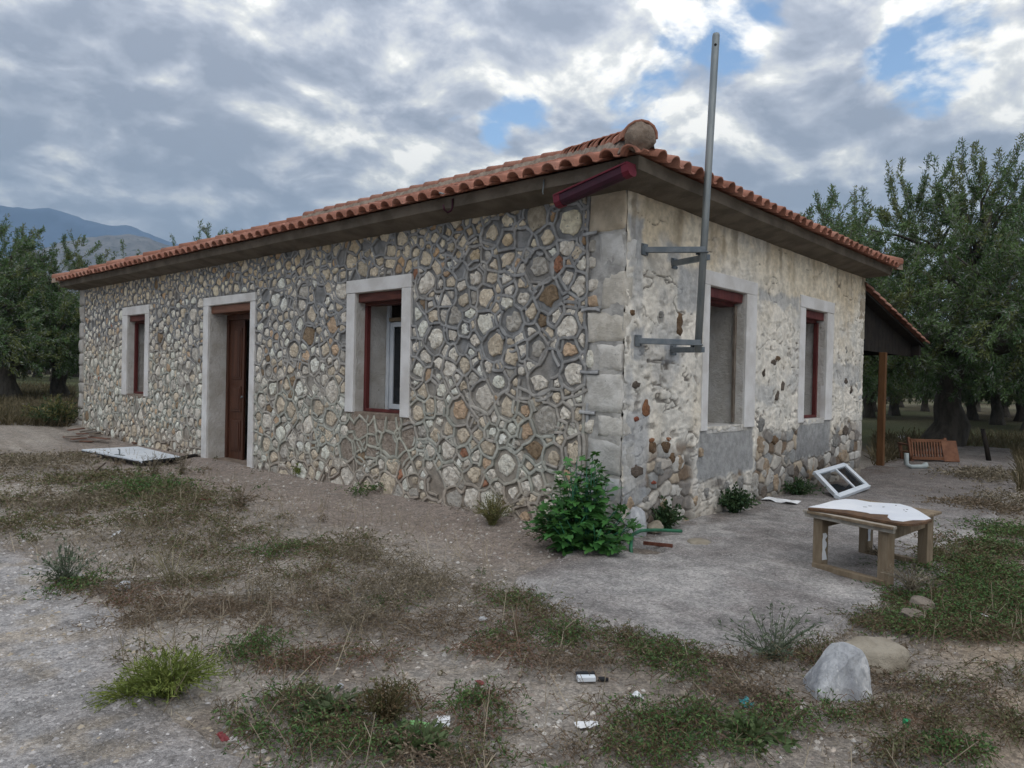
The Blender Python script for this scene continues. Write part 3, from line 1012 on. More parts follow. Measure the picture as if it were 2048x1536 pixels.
# stones that stand bare out of the gable plaster
BROWN, ORNG, DARK, TAN, GREY, WHT = (0.17, 0.11, 0.065), (0.30, 0.145, 0.075), (0.13, 0.105, 0.085), (0.40, 0.31, 0.22), (0.27, 0.265, 0.25), (0.50, 0.48, 0.44)
bare = [(1356, 650, 0.13, 0.21, BROWN), (1290, 816, 0.10, 0.18, ORNG), (1270, 770, 0.13, 0.06, DARK), (1330, 893, 0.17, 0.11, BROWN), (1303, 893, 0.12, 0.12, BROWN), (1343, 917, 0.10, 0.09, BROWN),
        (1272, 942, 0.19, 0.10, DARK), (1316, 938, 0.13, 0.13, GREY), (1358, 925, 0.08, 0.13, TAN), (1258, 1010, 0.09, 0.14, TAN), (1325, 1010, 0.10, 0.12, TAN), (1355, 985, 0.11, 0.1, WHT),
        (1388, 1000, 0.1, 0.1, TAN), (1410, 985, 0.1, 0.1, GREY), (1520, 890, 0.24, 0.19, TAN), (1520, 850, 0.2, 0.16, GREY), (1548, 880, 0.2, 0.1, BROWN), (1570, 915, 0.24, 0.18, GREY), (1530, 935, 0.2, 0.2, TAN),
        (1508, 965, 0.17, 0.22, WHT), (1527, 945, 0.14, 0.1, WHT), (1540, 955, 0.12, 0.12, WHT), (1550, 965, 0.16, 0.2, TAN), (1570, 960, 0.15, 0.18, GREY), (1590, 950, 0.15, 0.2, DARK), (1600, 975, 0.2, 0.15, DARK), (1525, 985, 0.2, 0.14, DARK),
        (1480, 965, 0.14, 0.14, GREY), (1450, 975, 0.15, 0.12, GREY), (1545, 725, 0.16, 0.07, DARK), (1525, 745, 0.07, 0.1, DARK), (1563, 772, 0.13, 0.1, DARK), (1552, 790, 0.09, 0.13, DARK), (1553, 718, 0.14, 0.07, BROWN),
        (1690, 762, 0.14, 0.09, DARK), (1700, 780, 0.1, 0.1, DARK), (1690, 700, 0.12, 0.1, GREY), (1690, 860, 0.3, 0.14, DARK), (1700, 890, 0.3, 0.16, GREY), (1685, 910, 0.3, 0.18, TAN), (1670, 880, 0.3, 0.18, GREY), (1640, 930, 0.22, 0.16, DARK),
        (1620, 945, 0.2, 0.2, TAN), (1320, 628, 0.09, 0.06, GREY), (1262, 625, 0.1, 0.05, BROWN), (1400, 905, 0.1, 0.09, TAN), (1290, 1000, 0.09, 0.07, GREY), (1300, 880, 0.08, 0.04, ORNG), (1335, 878, 0.1, 0.035, ORNG), (1305, 965, 0.07, 0.03, (0.3, 0.09, 0.06)),
        (1270, 838, 0.08, 0.04, (0.33, 0.11, 0.07)), (1345, 1040, 0.1, 0.08, GREY), (1370, 1045, 0.1, 0.08, TAN), (1430, 1010, 0.13, 0.1, WHT), (1300, 1040, 0.1, 0.09, DARK), (1275, 1035, 0.1, 0.1, GREY)]
for (px, py, w, hgt, c) in bare:
    w *= 1.22; hgt *= 1.22
    q = onR(px, py)
    if q[0] < 0.12: q[0] = 0.12
    if in_rects(q[0], q[2], OPR, 0.05, "b"): continue
    poly = [(q[0] + w / 2 * 1.05 * math.cos(t) * (1 + 0.15 * math.sin(2 * t + px)), q[2] + hgt / 2 * 1.1 * math.sin(t)) for t in np.linspace(0, 6.283, 9)[:-1]]
    out = round_outline(poly, 0.98, 12, rs, 0.20, 0.2)
    V, Fc = stone_geom(out, 0.028, 0, lambda a, z, h: (a, -h, z), rs, sink=0.03, flat=0.6)
    obj("exposed_stone", py_mesh("exposed_stone", V, Fc, M_stone, np.array(c) * rs.uniform(0.9, 1.15), True), gable)

# ---- quoin blocks at the two facade corners
def quoin(y0, y1, x1, z0, z1, col, rng, px=-0.022, py=-0.012):
    nu, nv, nw = 6, 6, 5
    V, Fc, idx = [], [], {}

    def vid(i, j, k):
        if (i, j, k) not in idx:
            x = px + (x1 - px) * i / nu; y = y0 + (y1 - y0) * j / nv; z = z0 + (z1 - z0) * k / nw
            e = [min(i, nu - i), min(j, nv - j), min(k, nw - k)]
            near = sum(1 for v in e if v == 0)
            r = 0.012 if near >= 2 else 0.0
            ce = Vector(((px + x1) / 2, (y0 + y1) / 2, (z0 + z1) / 2))
            p = Vector((x, y, z))
            nz = mnoise.noise_vector(p * 7) * 0.012 + mnoise.noise_vector(p * 19) * 0.006
            p = p + nz + (ce - p).normalized() * r * 1.5 + mnoise.noise_vector(p * 3.1) * 0.016 + mnoise.noise_vector(p * 30) * 0.003
            idx[(i, j, k)] = len(V); V.append(p)
        return idx[(i, j, k)]
    for j in range(nv):
        for k in range(nw):
            Fc.append((vid(0, j, k), vid(0, j, k + 1), vid(0, j + 1, k + 1), vid(0, j + 1, k)))
            Fc.append((vid(nu, j, k), vid(nu, j + 1, k), vid(nu, j + 1, k + 1), vid(nu, j, k + 1)))
    for i in range(nu):
        for k in range(nw):
            Fc.append((vid(i, 0, k), vid(i + 1, 0, k), vid(i + 1, 0, k + 1), vid(i, 0, k + 1)))
            Fc.append((vid(i, nv, k), vid(i, nv, k + 1), vid(i + 1, nv, k + 1), vid(i + 1, nv, k)))
        for j in range(nv):
            Fc.append((vid(i, j, nw), vid(i + 1, j, nw), vid(i + 1, j + 1, nw), vid(i, j + 1, nw)))
            Fc.append((vid(i, j, 0), vid(i, j + 1, 0), vid(i + 1, j + 1, 0), vid(i + 1, j, 0)))
    obj("corner_block", py_mesh("corner_block", V, Fc, M_quoin, col, True), house)


hs = [0.0, 0.34, 0.62, 0.98, 1.22, 1.62, 1.90, 2.22, 2.60, 2.98, 3.39]
for i in range(len(hs) - 1):
    wq = [0.30, 0.46, 0.40, 0.28, 0.44, 0.30, 0.42, 0.26, 0.30, 0.42][i]
    xq = [0.30, 0.18, 0.26, 0.2, 0.10, 0.2, 0.12, 0.14, 0.22, 0.1][i]
    c = np.array([(0.42, 0.415, 0.40), (0.42, 0.43, 0.43), (0.50, 0.49, 0.465), (0.58, 0.555, 0.51), (0.60, 0.58, 0.54), (0.60, 0.575, 0.53), (0.60, 0.56, 0.49), (0.62, 0.58, 0.51), (0.63, 0.62, 0.595), (0.55, 0.47, 0.36)][i]) * rs.uniform(0.92, 1.05)
    quoin(-0.008, wq, xq, hs[i] - (0.25 if i == 0 else -0.006), hs[i + 1] - 0.008, c, rs)
    quoin(HY - [0.22, 0.34][i % 2], HY + 0.015, 0.25, hs[i] - (0.25 if i == 0 else -0.006), hs[i + 1] - 0.008, np.array((0.42, 0.40, 0.37)) * rs.uniform(0.9, 1.1), rs, px=-0.025)
# filler stones between the quoins and the rubble
for i in range(len(hs) - 1):
    wq = [0.30, 0.46, 0.40, 0.28, 0.44, 0.30, 0.42, 0.26, 0.30, 0.42][i]
    if wq < 0.38:
        z0, z1 = hs[i] + 0.03, hs[i + 1] - 0.03
        sp_ = 2 if z1 - z0 > 0.3 else 1
        for k in range(sp_):
            za, zb = z0 + (z1 - z0) * k / sp_, z0 + (z1 - z0) * (k + 1) / sp_ - 0.03
            out = round_outline([(wq + 0.035, za), (0.43, za), (0.43, zb), (wq + 0.035, zb)], 0.9, 12, rs, 0.1, 0.15)
            V, Fc = stone_geom(out, 0.022, 0, lambda a, z, h: (-h, a, z), rs)
            obj("filler_stone", py_mesh("filler_stone", V, [f[::-1] for f in Fc], M_stone, stone_colour(1.0, 1.5, rs), True), facade)

# beads round the quoins
for i in (2, 4, 5, 7, 9):
    BV, BF, BC = [], [], []
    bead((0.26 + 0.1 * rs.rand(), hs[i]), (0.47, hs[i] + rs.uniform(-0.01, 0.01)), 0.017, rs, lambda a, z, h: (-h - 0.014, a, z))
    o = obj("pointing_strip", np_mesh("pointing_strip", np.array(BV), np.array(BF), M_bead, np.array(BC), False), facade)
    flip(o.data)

# ---- the two walls out of sight
mb = MB().box2(np.array([HX - TH, 0.07, -0.3]), np.array([HX, HY, WT]))
mb.box2(np.array([0.07, HY - TH, -0.3]), np.array([HX - TH - 0.004, HY - 0.004, WT]))
mb.build("rear_wall", M_plain if False else M_inner, house)
# right-hand end of the gable: rough edge blocks
hr = [-0.25, 0.3, 0.62, 0.95, 1.3, 1.6, 1.95, 2.3, 2.62, 3.0, 3.39]
for i in range(len(hr) - 1):
    o_ = len(COL.objects)
    c = np.array([(0.26, 0.23, 0.19), (0.40, 0.37, 0.33), (0.48, 0.46, 0.43), (0.53, 0.52, 0.48), (0.53, 0.53, 0.51), (0.55, 0.53, 0.48), (0.55, 0.53, 0.47), (0.42, 0.385, 0.315), (0.40, 0.34, 0.26), (0.36, 0.30, 0.215)][i])
    nu = 5
    me_mb = MB(); x0 = HX - [0.25, 0.16][i % 2]
    me_mb.box2(np.array([x0, -0.012, hr[i] + 0.004]), np.array([HX + 0.03 + 0.012 * rs.randn(), 0.3, hr[i + 1] - 0.004]), 0.012)
    me_mb.build("end_block", M_quoin, house, False, 0.02, c)

# ---- surrounds, reveals, lintels, frames
def opening(ops, side):
    P_ = (lambda a, d, z: (d, a, z)) if side == "L" else (lambda a, d, z: (a, d, z))

    def bx(mb, a0, a1, d0, d1, z0, z1, jit=0.0):
        return mb.box2(np.array(P_(a0, d0, z0)), np.array(P_(a1, d1, z1)), jit)
    for oi, op in enumerate(ops):
        a0, a1, z0, z1 = op["a"]; b0, b1, bt, bb = op["b"]
        win = op["k"] == "window"
        host = link(bpy.data.objects.new("window" if win else "doorway", None), house)
        host.empty_display_size = 0.1
        fl = z0 if win else -0.1
        band = MB()
        t = -0.030
        bx(band, b0, a0 + 0.001, t, 0.06, bb, z1, 0.004); bx(band, a1 - 0.001, b1, t, 0.06, bb + rs.uniform(-0.03, 0.02), z1, 0.004)
        bx(band, b0 - 0.004, b1 + 0.004, t - 0.002, 0.06, z1 + 0.001, bt, 0.004)
        band.build("surround", M_surr, host, False, 0.008)
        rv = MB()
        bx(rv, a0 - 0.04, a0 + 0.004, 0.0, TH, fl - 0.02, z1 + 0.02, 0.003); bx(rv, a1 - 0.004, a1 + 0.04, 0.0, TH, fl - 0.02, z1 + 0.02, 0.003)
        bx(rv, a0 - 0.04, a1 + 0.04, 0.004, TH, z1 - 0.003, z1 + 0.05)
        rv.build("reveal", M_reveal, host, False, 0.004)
        if win:
            s_ = MB(); bx(s_, a0 + 0.004, a1 - 0.004, -0.012, TH + 0.02, z0 - 0.08, z0, 0.004)
            s_.build("sill", M_bed if side == "L" else M_reveal, host, False, 0.01)
        lm = MB()
        ins = 0.03
        if win:
            lz = z1 - 0.006
            bx(lm, a0 + 0.006, a1 - 0.006, ins, ins + 0.10, lz - 0.115, lz, 0.006)
            bx(lm, a0 + 0.008, a1 - 0.008, ins + 0.104, 0.32, lz - 0.15, lz - 0.02, 0.003)
            lm.build("lintel", M_lint if side == "L" else M_redwood, host, False, 0.006)
        else:
            bx(lm, a0 + 0.006, a1 - 0.006, 0.02, 0.30, z1 - 0.135, z1 - 0.006, 0.002)
            lm.build("lintel", M_doorl, host, False, 0.008)
        op["host"] = host
        op["bx"] = bx


opening(OPL, "L"); opening(OPR, "R")


def frame(op, d0, d1, w, name, m, left=True, right=True, bottom=True, top=True):
    a0, a1, z0, z1 = op["a"]; bx = op["bx"]; f = MB()
    zt = z1 - 0.15
    if right: bx(f, a1 - w - 0.006, a1 - 0.006, d0, d1, z0 + 0.005, zt, 0.002)
    if left: bx(f, a0 + 0.006, a0 + w + 0.006, d0, d1, z0 + 0.005, zt, 0.002)
    if bottom: bx(f, a0 + w + 0.007, a1 - w - 0.007, d0 + 0.002, d1 - 0.002, z0 + 0.003, z0 + 0.045)
    return f.build(name, m, op["host"], False, 0.004)


wa, da, wb = OPL
frame(wa, 0.14, 0.20, 0.055, "frame", M_redwood)
frame(wb, 0.12, 0.18, 0.055, "frame", M_redwood)
frame(OPR[1], 0.10, 0.16, 0.05, "frame", M_redwood)
# the white casement standing inside the near facade window
cz = wa["bx"]; c_ = MB()
D0, D1 = 0.50, 0.545
cz(c_, 4.175, 4.235, D0, D1, 1.06, 2.58); cz(c_, 4.09, 4.16, D0 + 0.01, D1 - 0.005, 1.08, 2.27); cz(c_, 3.35, 3.41, D0, D1, 1.06, 2.50)
cz(c_, 3.43, 4.085, D0 + 0.006, D1 - 0.006, 1.08, 1.15); cz(c_, 3.43, 4.085, D0 + 0.006, D1 - 0.006, 2.21, 2.275)
cs = c_.build("casement", M_white, wa["host"], False, 0.004)
g_ = MB(); cz(g_, 3.44, 4.08, 0.522, 0.528, 1.16, 2.20); g_.build("pane", glass, cs)
t_ = MB(); cz(t_, 3.36, 4.17, D0 - 0.01, D1 - 0.01, 2.285, 2.335); t_.build("transom", M_oldwood, wa["host"], False, 0.003)
# groove and bare frame line of the near gable window
f_ = MB(); w3 = OPR[0]
w3["bx"](f_, 2.585, 2.632, 0.095, 0.125, 1.06, 2.48, 0.003)
f_.build("frame_stub", M_greywood, w3["host"])
f2 = MB()
w3["bx"](f2, 2.595, 2.635, 0.50, 0.54, 1.07, 2.48); w3["bx"](f2, 1.70, 2.59, 0.50, 0.54, 1.06, 1.10)
f2.build("casement", M_white, w3["host"], False, 0.004)
f3 = MB(); w3["bx"](f3, 1.735, 1.785, 0.02, 0.09, 1.06, 2.48, 0.002); f3.build("frame", M_darkwood, w3["host"])

# ---- double door, its left leaf closed
bx = da["bx"]
jb = MB(); bx(jb, 8.38, 8.45, 0.30, 0.40, 0.02, 2.53); bx(jb, 7.05, 7.12, 0.30, 0.40, 0.02, 2.53); bx(jb, 7.122, 8.378, 0.302, 0.398, 2.44, 2.532)
jb.build("door_frame", M_door, da["host"], False, 0.004)
lf = MB(); bx(lf, 7.88, 8.376, 0.335, 0.375, 0.03, 2.435)
leaf = lf.build("door_leaf", M_door, da["host"], False, 0.003)
for (z0_, z1_) in ((0.18, 0.72), (0.86, 1.30), (1.42, 2.30)):
    p_ = MB(); bx(p_, 7.95, 8.30, 0.318, 0.333, z0_, z1_); bx(p_, 7.99, 8.26, 0.306, 0.317, z0_ + 0.04, z1_ - 0.04)
    p_.build("raised_panel", M_door, leaf, False, 0.006)
ms = MB(); bx(ms, 7.85, 7.90, 0.318, 0.334, 0.03, 2.43); ms.build("meeting_bead", M_door, leaf, False, 0.004)
hd = MB(); hd.tube([(0.30, 7.875, 1.12), (0.315, 7.875, 1.12)], 0.02, 10).tube([(0.30, 7.875, 1.12), (0.30, 7.905, 1.10)], 0.008, 8)
hd.build("handle", M_steel, leaf)
op_ = MB(); op_.beam((0.40, 7.10, 1.235), (0.95, 6.95, 1.235), 0.04, 2.40)
op_.build("open_door_leaf", M_door, da["host"], False, 0.003)
sp2 = MB(); bx(sp2, 6.9, 8.62, -0.10, 0.56, -0.2, 0.035, 0.006); sp2.build("threshold", M_bed, da["host"], False, 0.012)

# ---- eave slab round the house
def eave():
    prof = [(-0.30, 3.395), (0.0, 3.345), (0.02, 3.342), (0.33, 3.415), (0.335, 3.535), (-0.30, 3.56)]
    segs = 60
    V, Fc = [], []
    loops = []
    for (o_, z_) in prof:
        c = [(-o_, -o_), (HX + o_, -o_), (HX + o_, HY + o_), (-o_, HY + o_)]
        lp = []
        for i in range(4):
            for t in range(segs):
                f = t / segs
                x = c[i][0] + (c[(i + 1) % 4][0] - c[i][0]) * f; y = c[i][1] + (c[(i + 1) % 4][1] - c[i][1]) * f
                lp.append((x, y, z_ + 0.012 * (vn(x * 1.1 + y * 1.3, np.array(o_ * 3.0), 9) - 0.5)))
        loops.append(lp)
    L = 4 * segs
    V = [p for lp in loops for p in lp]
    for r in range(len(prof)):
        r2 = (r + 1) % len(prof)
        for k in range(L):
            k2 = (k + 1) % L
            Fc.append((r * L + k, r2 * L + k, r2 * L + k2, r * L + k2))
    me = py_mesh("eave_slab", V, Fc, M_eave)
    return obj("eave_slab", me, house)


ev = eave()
bm_ = ev.data
# ---- roof
OV, ZE, SL = 0.45, 3.505, 0.39
PC = math.atan(SL); CP, SN = math.cos(PC), math.sin(PC)
RWd = HX + 2 * OV; RLn = HY + 2 * OV; HALF = RWd / 2
x0, y0 = -OV, -OV
ZR = ZE + SL * HALF
deck = MB()
e = [(x0, y0, ZE), (x0 + RWd, y0, ZE), (x0 + RWd, y0 + RLn, ZE), (x0, y0 + RLn, ZE)]
r1, r2 = (x0 + HALF, y0 + HALF, ZR), (x0 + HALF, y0 + RLn - HALF, ZR)
def dz(p, q, k=0.12): return (p[0] + (q[0] - p[0]) * k / HALF, p[1] + (q[1] - p[1]) * k / HALF, p[2] + 0.12 * SL * k / 0.12 - 0.0)
E4 = [(x0 + 0.13, y0 + 0.13, ZE + 0.03), (x0 + RWd - 0.13, y0 + 0.13, ZE + 0.03), (x0 + RWd - 0.13, y0 + RLn - 0.13, ZE + 0.03), (x0 + 0.13, y0 + RLn - 0.13, ZE + 0.03)]
rr1, rr2 = (r1[0], r1[1], ZR - 0.03), (r2[0], r2[1], ZR - 0.03)
deck.add(E4 + [rr1, rr2], [(0, 1, 4), (1, 2, 5, 4), (2, 3, 5), (3, 0, 4, 5), (3, 2, 1, 0)])
roof = deck.build("roof", M_bed, house)

TW, TL, TEXP = 0.2258, 0.43, 0.355


def tile_mesh():
    top = []
    nb = 9
    for k in range(nb):
        t = math.pi * k / (nb - 1)
        top.append((0.075 - 0.078 * math.cos(t), 0.004 + 0.072 * math.sin(t)))
    top += [(0.172, 0.0), (0.192, -0.005), (0.215, -0.002), (0.236, 0.010)]
    V, Fc = [], []
    m_ = len(top)
    for yy, sx, lift in ((0.0, 1.0, 0.030), (TL, 0.93, 0.0)):
        for tk in (0.0, -0.014):
            for (x, z) in top:
                V.append(((x - 0.075) * sx + 0.075, yy, z * (1 if tk == 0 else 0.98) + tk + lift))
    for k in range(m_ - 1):
        Fc.append((k, k + 1, 2 * m_ + k + 1, 2 * m_ + k))
        Fc.append((m_ + k, 3 * m_ + k, 3 * m_ + k + 1, m_ + k + 1))
        Fc.append((k, m_ + k, m_ + k + 1, k + 1))
    Fc.append((0, 2 * m_, 3 * m_, m_)); Fc.append((m_ - 1, 2 * m_ - 1, 4 * m_ - 1, 3 * m_ - 1))
    return np.array(V), Fc


TV, TF = tile_mesh()
TILECOL = [(0.36, 0.165, 0.115), (0.40, 0.19, 0.135), (0.33, 0.145, 0.10), (0.42, 0.215, 0.16), (0.29, 0.13, 0.09)]
tile_meshes = []
for c in TILECOL:
    me = py_mesh("roof_tile", TV, TF, M_tile, np.array(c), True)
    tile_meshes.append(me)
ed = [me_.shade_flat() if False else None for me_ in tile_meshes]
FV, FF, FC = [], [], []
singles = []


def face_tiles(org, u, s, width, rows_single, rng, mirror=False):
    u, s = np.array(u, float), np.array(s, float)
    nrm = np.cross(u, s)
    if nrm[2] < 0: nrm = -nrm
    ncol = int(round(width / TW)); tw = width / ncol
    nrow = int(4.5 / TEXP) + 1
    for r in range(nrow):
        w = r * TEXP
        for c in range(ncol):
            uu = c * tw
            mid = uu + 0.11
            Lm = (min(mid, width - mid, HALF) - 0.02) / CP - w
            if Lm < 0.10: continue
            kl = min(1.0, Lm / TL)
            o = np.array(org) + u * (uu + rng.uniform(-0.006, 0.006)) + s * (w + rng.uniform(-0.012, 0.012)) + nrm * rng.uniform(-0.004, 0.004)
            yaw = rng.uniform(-0.012, 0.012)
            uv, sv = u * math.cos(yaw) + s * math.sin(yaw), s * math.cos(yaw) - u * math.sin(yaw)
            k = rng.randint(len(TILECOL))
            if r < rows_single:
                ob = obj("roof_tile", tile_meshes[k], roof)
                ob.matrix_world = Matrix(((uv[0], sv[0] * kl, nrm[0], o[0]), (uv[1], sv[1] * kl, nrm[1], o[1]), (uv[2], sv[2] * kl, nrm[2], o[2]), (0, 0, 0, 1)))
            else:
                b = len(FV)
                P = o + TV[:, :1] * uv + TV[:, 1:2] * kl * sv + TV[:, 2:] * nrm
                FV.extend(P.tolist()); FF.extend([tuple(i + b for i in f) for f in TF]); FC.extend([np.array(TILECOL[k]) * rng.uniform(0.9, 1.1)] * len(P))


rt = np.random.RandomState(5)
face_tiles((x0, y0 + RLn, ZE), (0, -1, 0), (CP, 0, SN), RLn, 3, rt)
face_tiles((x0, y0, ZE), (1, 0, 0), (0, CP, SN), RWd, 2, rt)
face_tiles((x0 + RWd, y0, ZE), (0, 1, 0), (-CP, 0, SN), RLn, 0, rt)
face_tiles((x0 + RWd, y0 + RLn, ZE), (-1, 0, 0), (0, -CP, SN), RWd, 0, rt)
o = obj("roof_tile_field", py_mesh("roof_tile_field", FV, FF, M_tile, np.array(FC), True), roof)
tag(o, kind="stuff")
for me in tile_meshes:
    pass

# hip and ridge caps, bedded in mortar
def cap_mesh():
    V, Fc = [], []
    nb = 9
    for yy, R0, lift in ((0.0, 0.118, 0.020), (0.47, 0.100, 0.0)):
        for R in (R0, R0 - 0.016):
            for k in range(nb):
                t = math.pi * (k / (nb - 1)) * 1.06 - 0.03 * math.pi
                V.append((-R * math.cos(t), yy, R * 0.92 * math.sin(t) + lift))
    for k in range(nb - 1):
        Fc.append((k, k + 1, 2 * nb + k + 1, 2 * nb + k)); Fc.append((nb + k, 3 * nb + k, 3 * nb + k + 1, nb + k + 1)); Fc.append((k, nb + k, nb + k + 1, k + 1))
    return np.array(V), Fc


CV, CF = cap_mesh()
capm = [py_mesh("ridge_tile", CV, CF, M_tile, np.array(c), True) for c in ((0.33, 0.16, 0.11), (0.37, 0.18, 0.125), (0.30, 0.135, 0.09))]
BDV, BDF = [], []


def caps(p, q, rng, lift=0.05, bed=True):
    p, q = np.array(p, float), np.array(q, float)
    L = np.linalg.norm(q - p); d = (q - p) / L
    s = np.cross(d, (0, 0, 1)); s /= np.linalg.norm(s); nn = np.cross(s, d)
    m_ = int(L / 0.41)
    for k in range(m_):
        o_ = p + d * (k * L / m_) + nn * (lift + rng.uniform(-0.006, 0.006)) + s * rng.uniform(-0.008, 0.008)
        ob = obj("ridge_tile", capm[rng.randint(3)], roof)
        y_ = rng.uniform(-0.03, 0.03)
        dd, s2 = d * math.cos(y_) + s * math.sin(y_), s * math.cos(y_) - d * math.sin(y_)
        ob.matrix_world = Matrix(((s2[0], dd[0], nn[0], o_[0]), (s2[1], dd[1], nn[1], o_[1]), (s2[2], dd[2], nn[2], o_[2]), (0, 0, 0, 1)))
    if bed:
        ns = int(L / 0.08)
        b = len(BDV)
        for k in range(ns + 1):
            c = p + d * (L * k / ns)
            for (a, hh) in ((-0.17, -0.09), (-0.112, 0.035), (0.112, 0.035), (0.17, -0.09)):
                BDV.append(tuple(c + s * (a + rng.uniform(-0.012, 0.012)) + nn * (lift + hh - 0.02 + rng.uniform(-0.012, 0.012))))
        for k in range(ns):
            for j in range(3):
                BDF.append((b + k * 4 + j, b + k * 4 + j + 1, b + (k + 1) * 4 + j + 1, b + (k + 1) * 4 + j))


R1, R2 = np.array(r1), np.array(r2)
caps(R2, R1, rt, 0.12)
cN, cL, cRt, cB = [np.array(v) for v in (e[0], e[3], e[1], e[2])]
caps(cN + (R1 - cN) * 0.035, R1, rt, 0.105); caps(cL + (R2 - cL) * 0.01, R2, rt, 0.06)
caps(cRt + (R1 - cRt) * 0.01, R1, rt, 0.06); caps(cB, R2, rt, 0.06, False)
o = obj("ridge_bedding", py_mesh("ridge_bedding", BDV, BDF, M_bed, None, True), roof)
# lump of mortar closing the near hip
bmv, bmf = [], []
me = bpy.data.meshes.new("hip_end_mortar")
import bmesh
b_ = bmesh.new(); bmesh.ops.create_icosphere(b_, subdivisions=4, radius=1.0)
hipd = (R1 - cN) / np.linalg.norm(R1 - cN); hs_ = np.cross(hipd, (0, 0, 1)); hs_ /= np.linalg.norm(hs_); hn = np.cross(hs_, hipd)
for v in b_.verts:
    p = v.co.copy()
    k = 1 + 0.10 * mnoise.noise(p * 2.2) + 0.07 * mnoise.noise(p * 6)
    q = cN + hipd * (0.17 + p.x * 0.075 * k) + hs_ * (p.y * 0.138 * k) + hn * (0.135 + p.z * 0.128 * k)
    v.co = Vector(q)
b_.to_mesh(me); b_.free(); me.materials.append(M_bed); me.polygons.foreach_set("use_smooth", [True] * len(me.polygons))
obj("hip_end_mortar", me, roof)
for (o0, k_) in ((0.155, 1.34), (0.47, 1.18)):
    hcap = obj("ridge_tile", capm[0 if o0 < 0.3 else 2], roof)
    o_ = cN + hipd * o0 + hn * (0.115 if o0 < 0.3 else 0.10)
    hcap.matrix_world = Matrix(((hs_[0] * k_, hipd[0] * 0.85, hn[0] * k_, o_[0]), (hs_[1] * k_, hipd[1] * 0.85, hn[1] * k_, o_[1]), (hs_[2] * k_, hipd[2] * 0.85, hn[2] * k_, o_[2]), (0, 0, 0, 1)))

# ---- gutter brackets left on the eave
hk = MB(); yk = 2.04
hk.tube([(-0.345, yk, 3.50), (-0.35, yk, 3.40), (-0.37, yk, 3.36), (-0.42, yk, 3.335), (-0.47, yk, 3.36), (-0.485, yk, 3.41)], 0.012, 6)
hk.build("gutter_bracket", M_burg, house, True)
hk = MB(); yk = 0.74
hk.tube([(-0.345, yk, 3.50), (-0.352, yk, 3.42), (-0.36, yk, 3.37), (-0.35, yk, 3.35)], 0.007, 6)
hk.build("gutter_bracket", M_steel, house, True)
hk = MB(); yk = 2.06
hk.tube([(-0.44, yk, 3.535), (-0.47, yk + 0.02, 3.54), (-0.48, yk + 0.05, 3.55)], 0.010, 6)
hk.build("gutter_bracket", M_steel, house, True)

# ---- lean-to porch at the far end
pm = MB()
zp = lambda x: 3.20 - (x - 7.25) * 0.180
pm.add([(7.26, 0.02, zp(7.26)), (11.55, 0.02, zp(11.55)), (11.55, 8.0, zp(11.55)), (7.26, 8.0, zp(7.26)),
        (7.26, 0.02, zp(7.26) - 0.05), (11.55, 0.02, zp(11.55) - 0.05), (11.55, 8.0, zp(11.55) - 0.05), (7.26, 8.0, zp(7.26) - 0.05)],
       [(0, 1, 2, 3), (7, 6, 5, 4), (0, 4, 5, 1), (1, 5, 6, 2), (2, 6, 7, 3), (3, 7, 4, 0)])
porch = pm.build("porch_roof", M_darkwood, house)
bmx = MB().box2(np.array([11.22, 0.05, zp(11.3) - 0.27]), np.array([11.36, 7.9, zp(11.3) - 0.065])); bmx.build("porch_beam", M_darkwood, porch)
for yk in np.arange(0.35, 8, 0.6):
    MB().beam((7.27, yk, zp(7.27) - 0.11), (11.5, yk, zp(11.5) - 0.11), 0.08, 0.11).build("rafter", M_darkwood, porch)
us = np.array((0.0, 1.0, 0.0)); su = np.array((-math.cos(math.atan(0.18)), 0, math.sin(math.atan(0.18))))
nn_ = np.cross(us, su); nn_ = nn_ if nn_[2] > 0 else -nn_
for r in range(12):
    for c in range(2):
        o_ = np.array((11.62, -0.06, zp(11.62) + 0.01)) + us * c * 0.226 + su * r * 0.37
        ob = obj("porch_tile", tile_meshes[rt.randint(5)], porch)
        ob.matrix_world = Matrix(((us[0], su[0], nn_[0], o_[0]), (us[1], su[1], nn_[1], o_[1]), (us[2], su[2], nn_[2], o_[2]), (0, 0, 0, 1)))
FV, FF, FC = [], [], []
for r in range(12):
    for c in range(2, 36):
        o_ = np.array((11.62, -0.06, zp(11.62) + 0.01)) + us * c * 0.226 + su * r * 0.37
        b = len(FV); P_ = o_ + TV[:, :1] * us + TV[:, 1:2] * su + TV[:, 2:] * nn_
        FV.extend(P_.tolist()); FF.extend([tuple(i + b for i in f) for f in TF]); FC.extend([np.array(TILECOL[rt.randint(5)])] * len(P_))
tag(obj("porch_tile_field", py_mesh("porch_tile_field", FV, FF, M_tile, np.array(FC), True), porch), kind="stuff")
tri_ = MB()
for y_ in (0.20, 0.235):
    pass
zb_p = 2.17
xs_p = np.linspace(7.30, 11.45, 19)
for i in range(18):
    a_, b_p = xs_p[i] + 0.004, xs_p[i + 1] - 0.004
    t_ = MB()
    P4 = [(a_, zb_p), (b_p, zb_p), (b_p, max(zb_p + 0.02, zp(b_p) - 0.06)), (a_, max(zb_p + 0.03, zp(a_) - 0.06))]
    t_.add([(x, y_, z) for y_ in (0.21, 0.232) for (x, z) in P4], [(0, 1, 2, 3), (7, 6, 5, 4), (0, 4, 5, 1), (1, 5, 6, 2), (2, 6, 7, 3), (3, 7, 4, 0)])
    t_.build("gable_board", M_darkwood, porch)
for (x_, y_) in ((9.04, 0.16), (11.29, 4.6), (11.29, 7.7)):
    MB().box((x_, y_, 1.1), (0.12, 0.12, 2.14)).build("porch_post", M_postw, porch, False, 0.01)
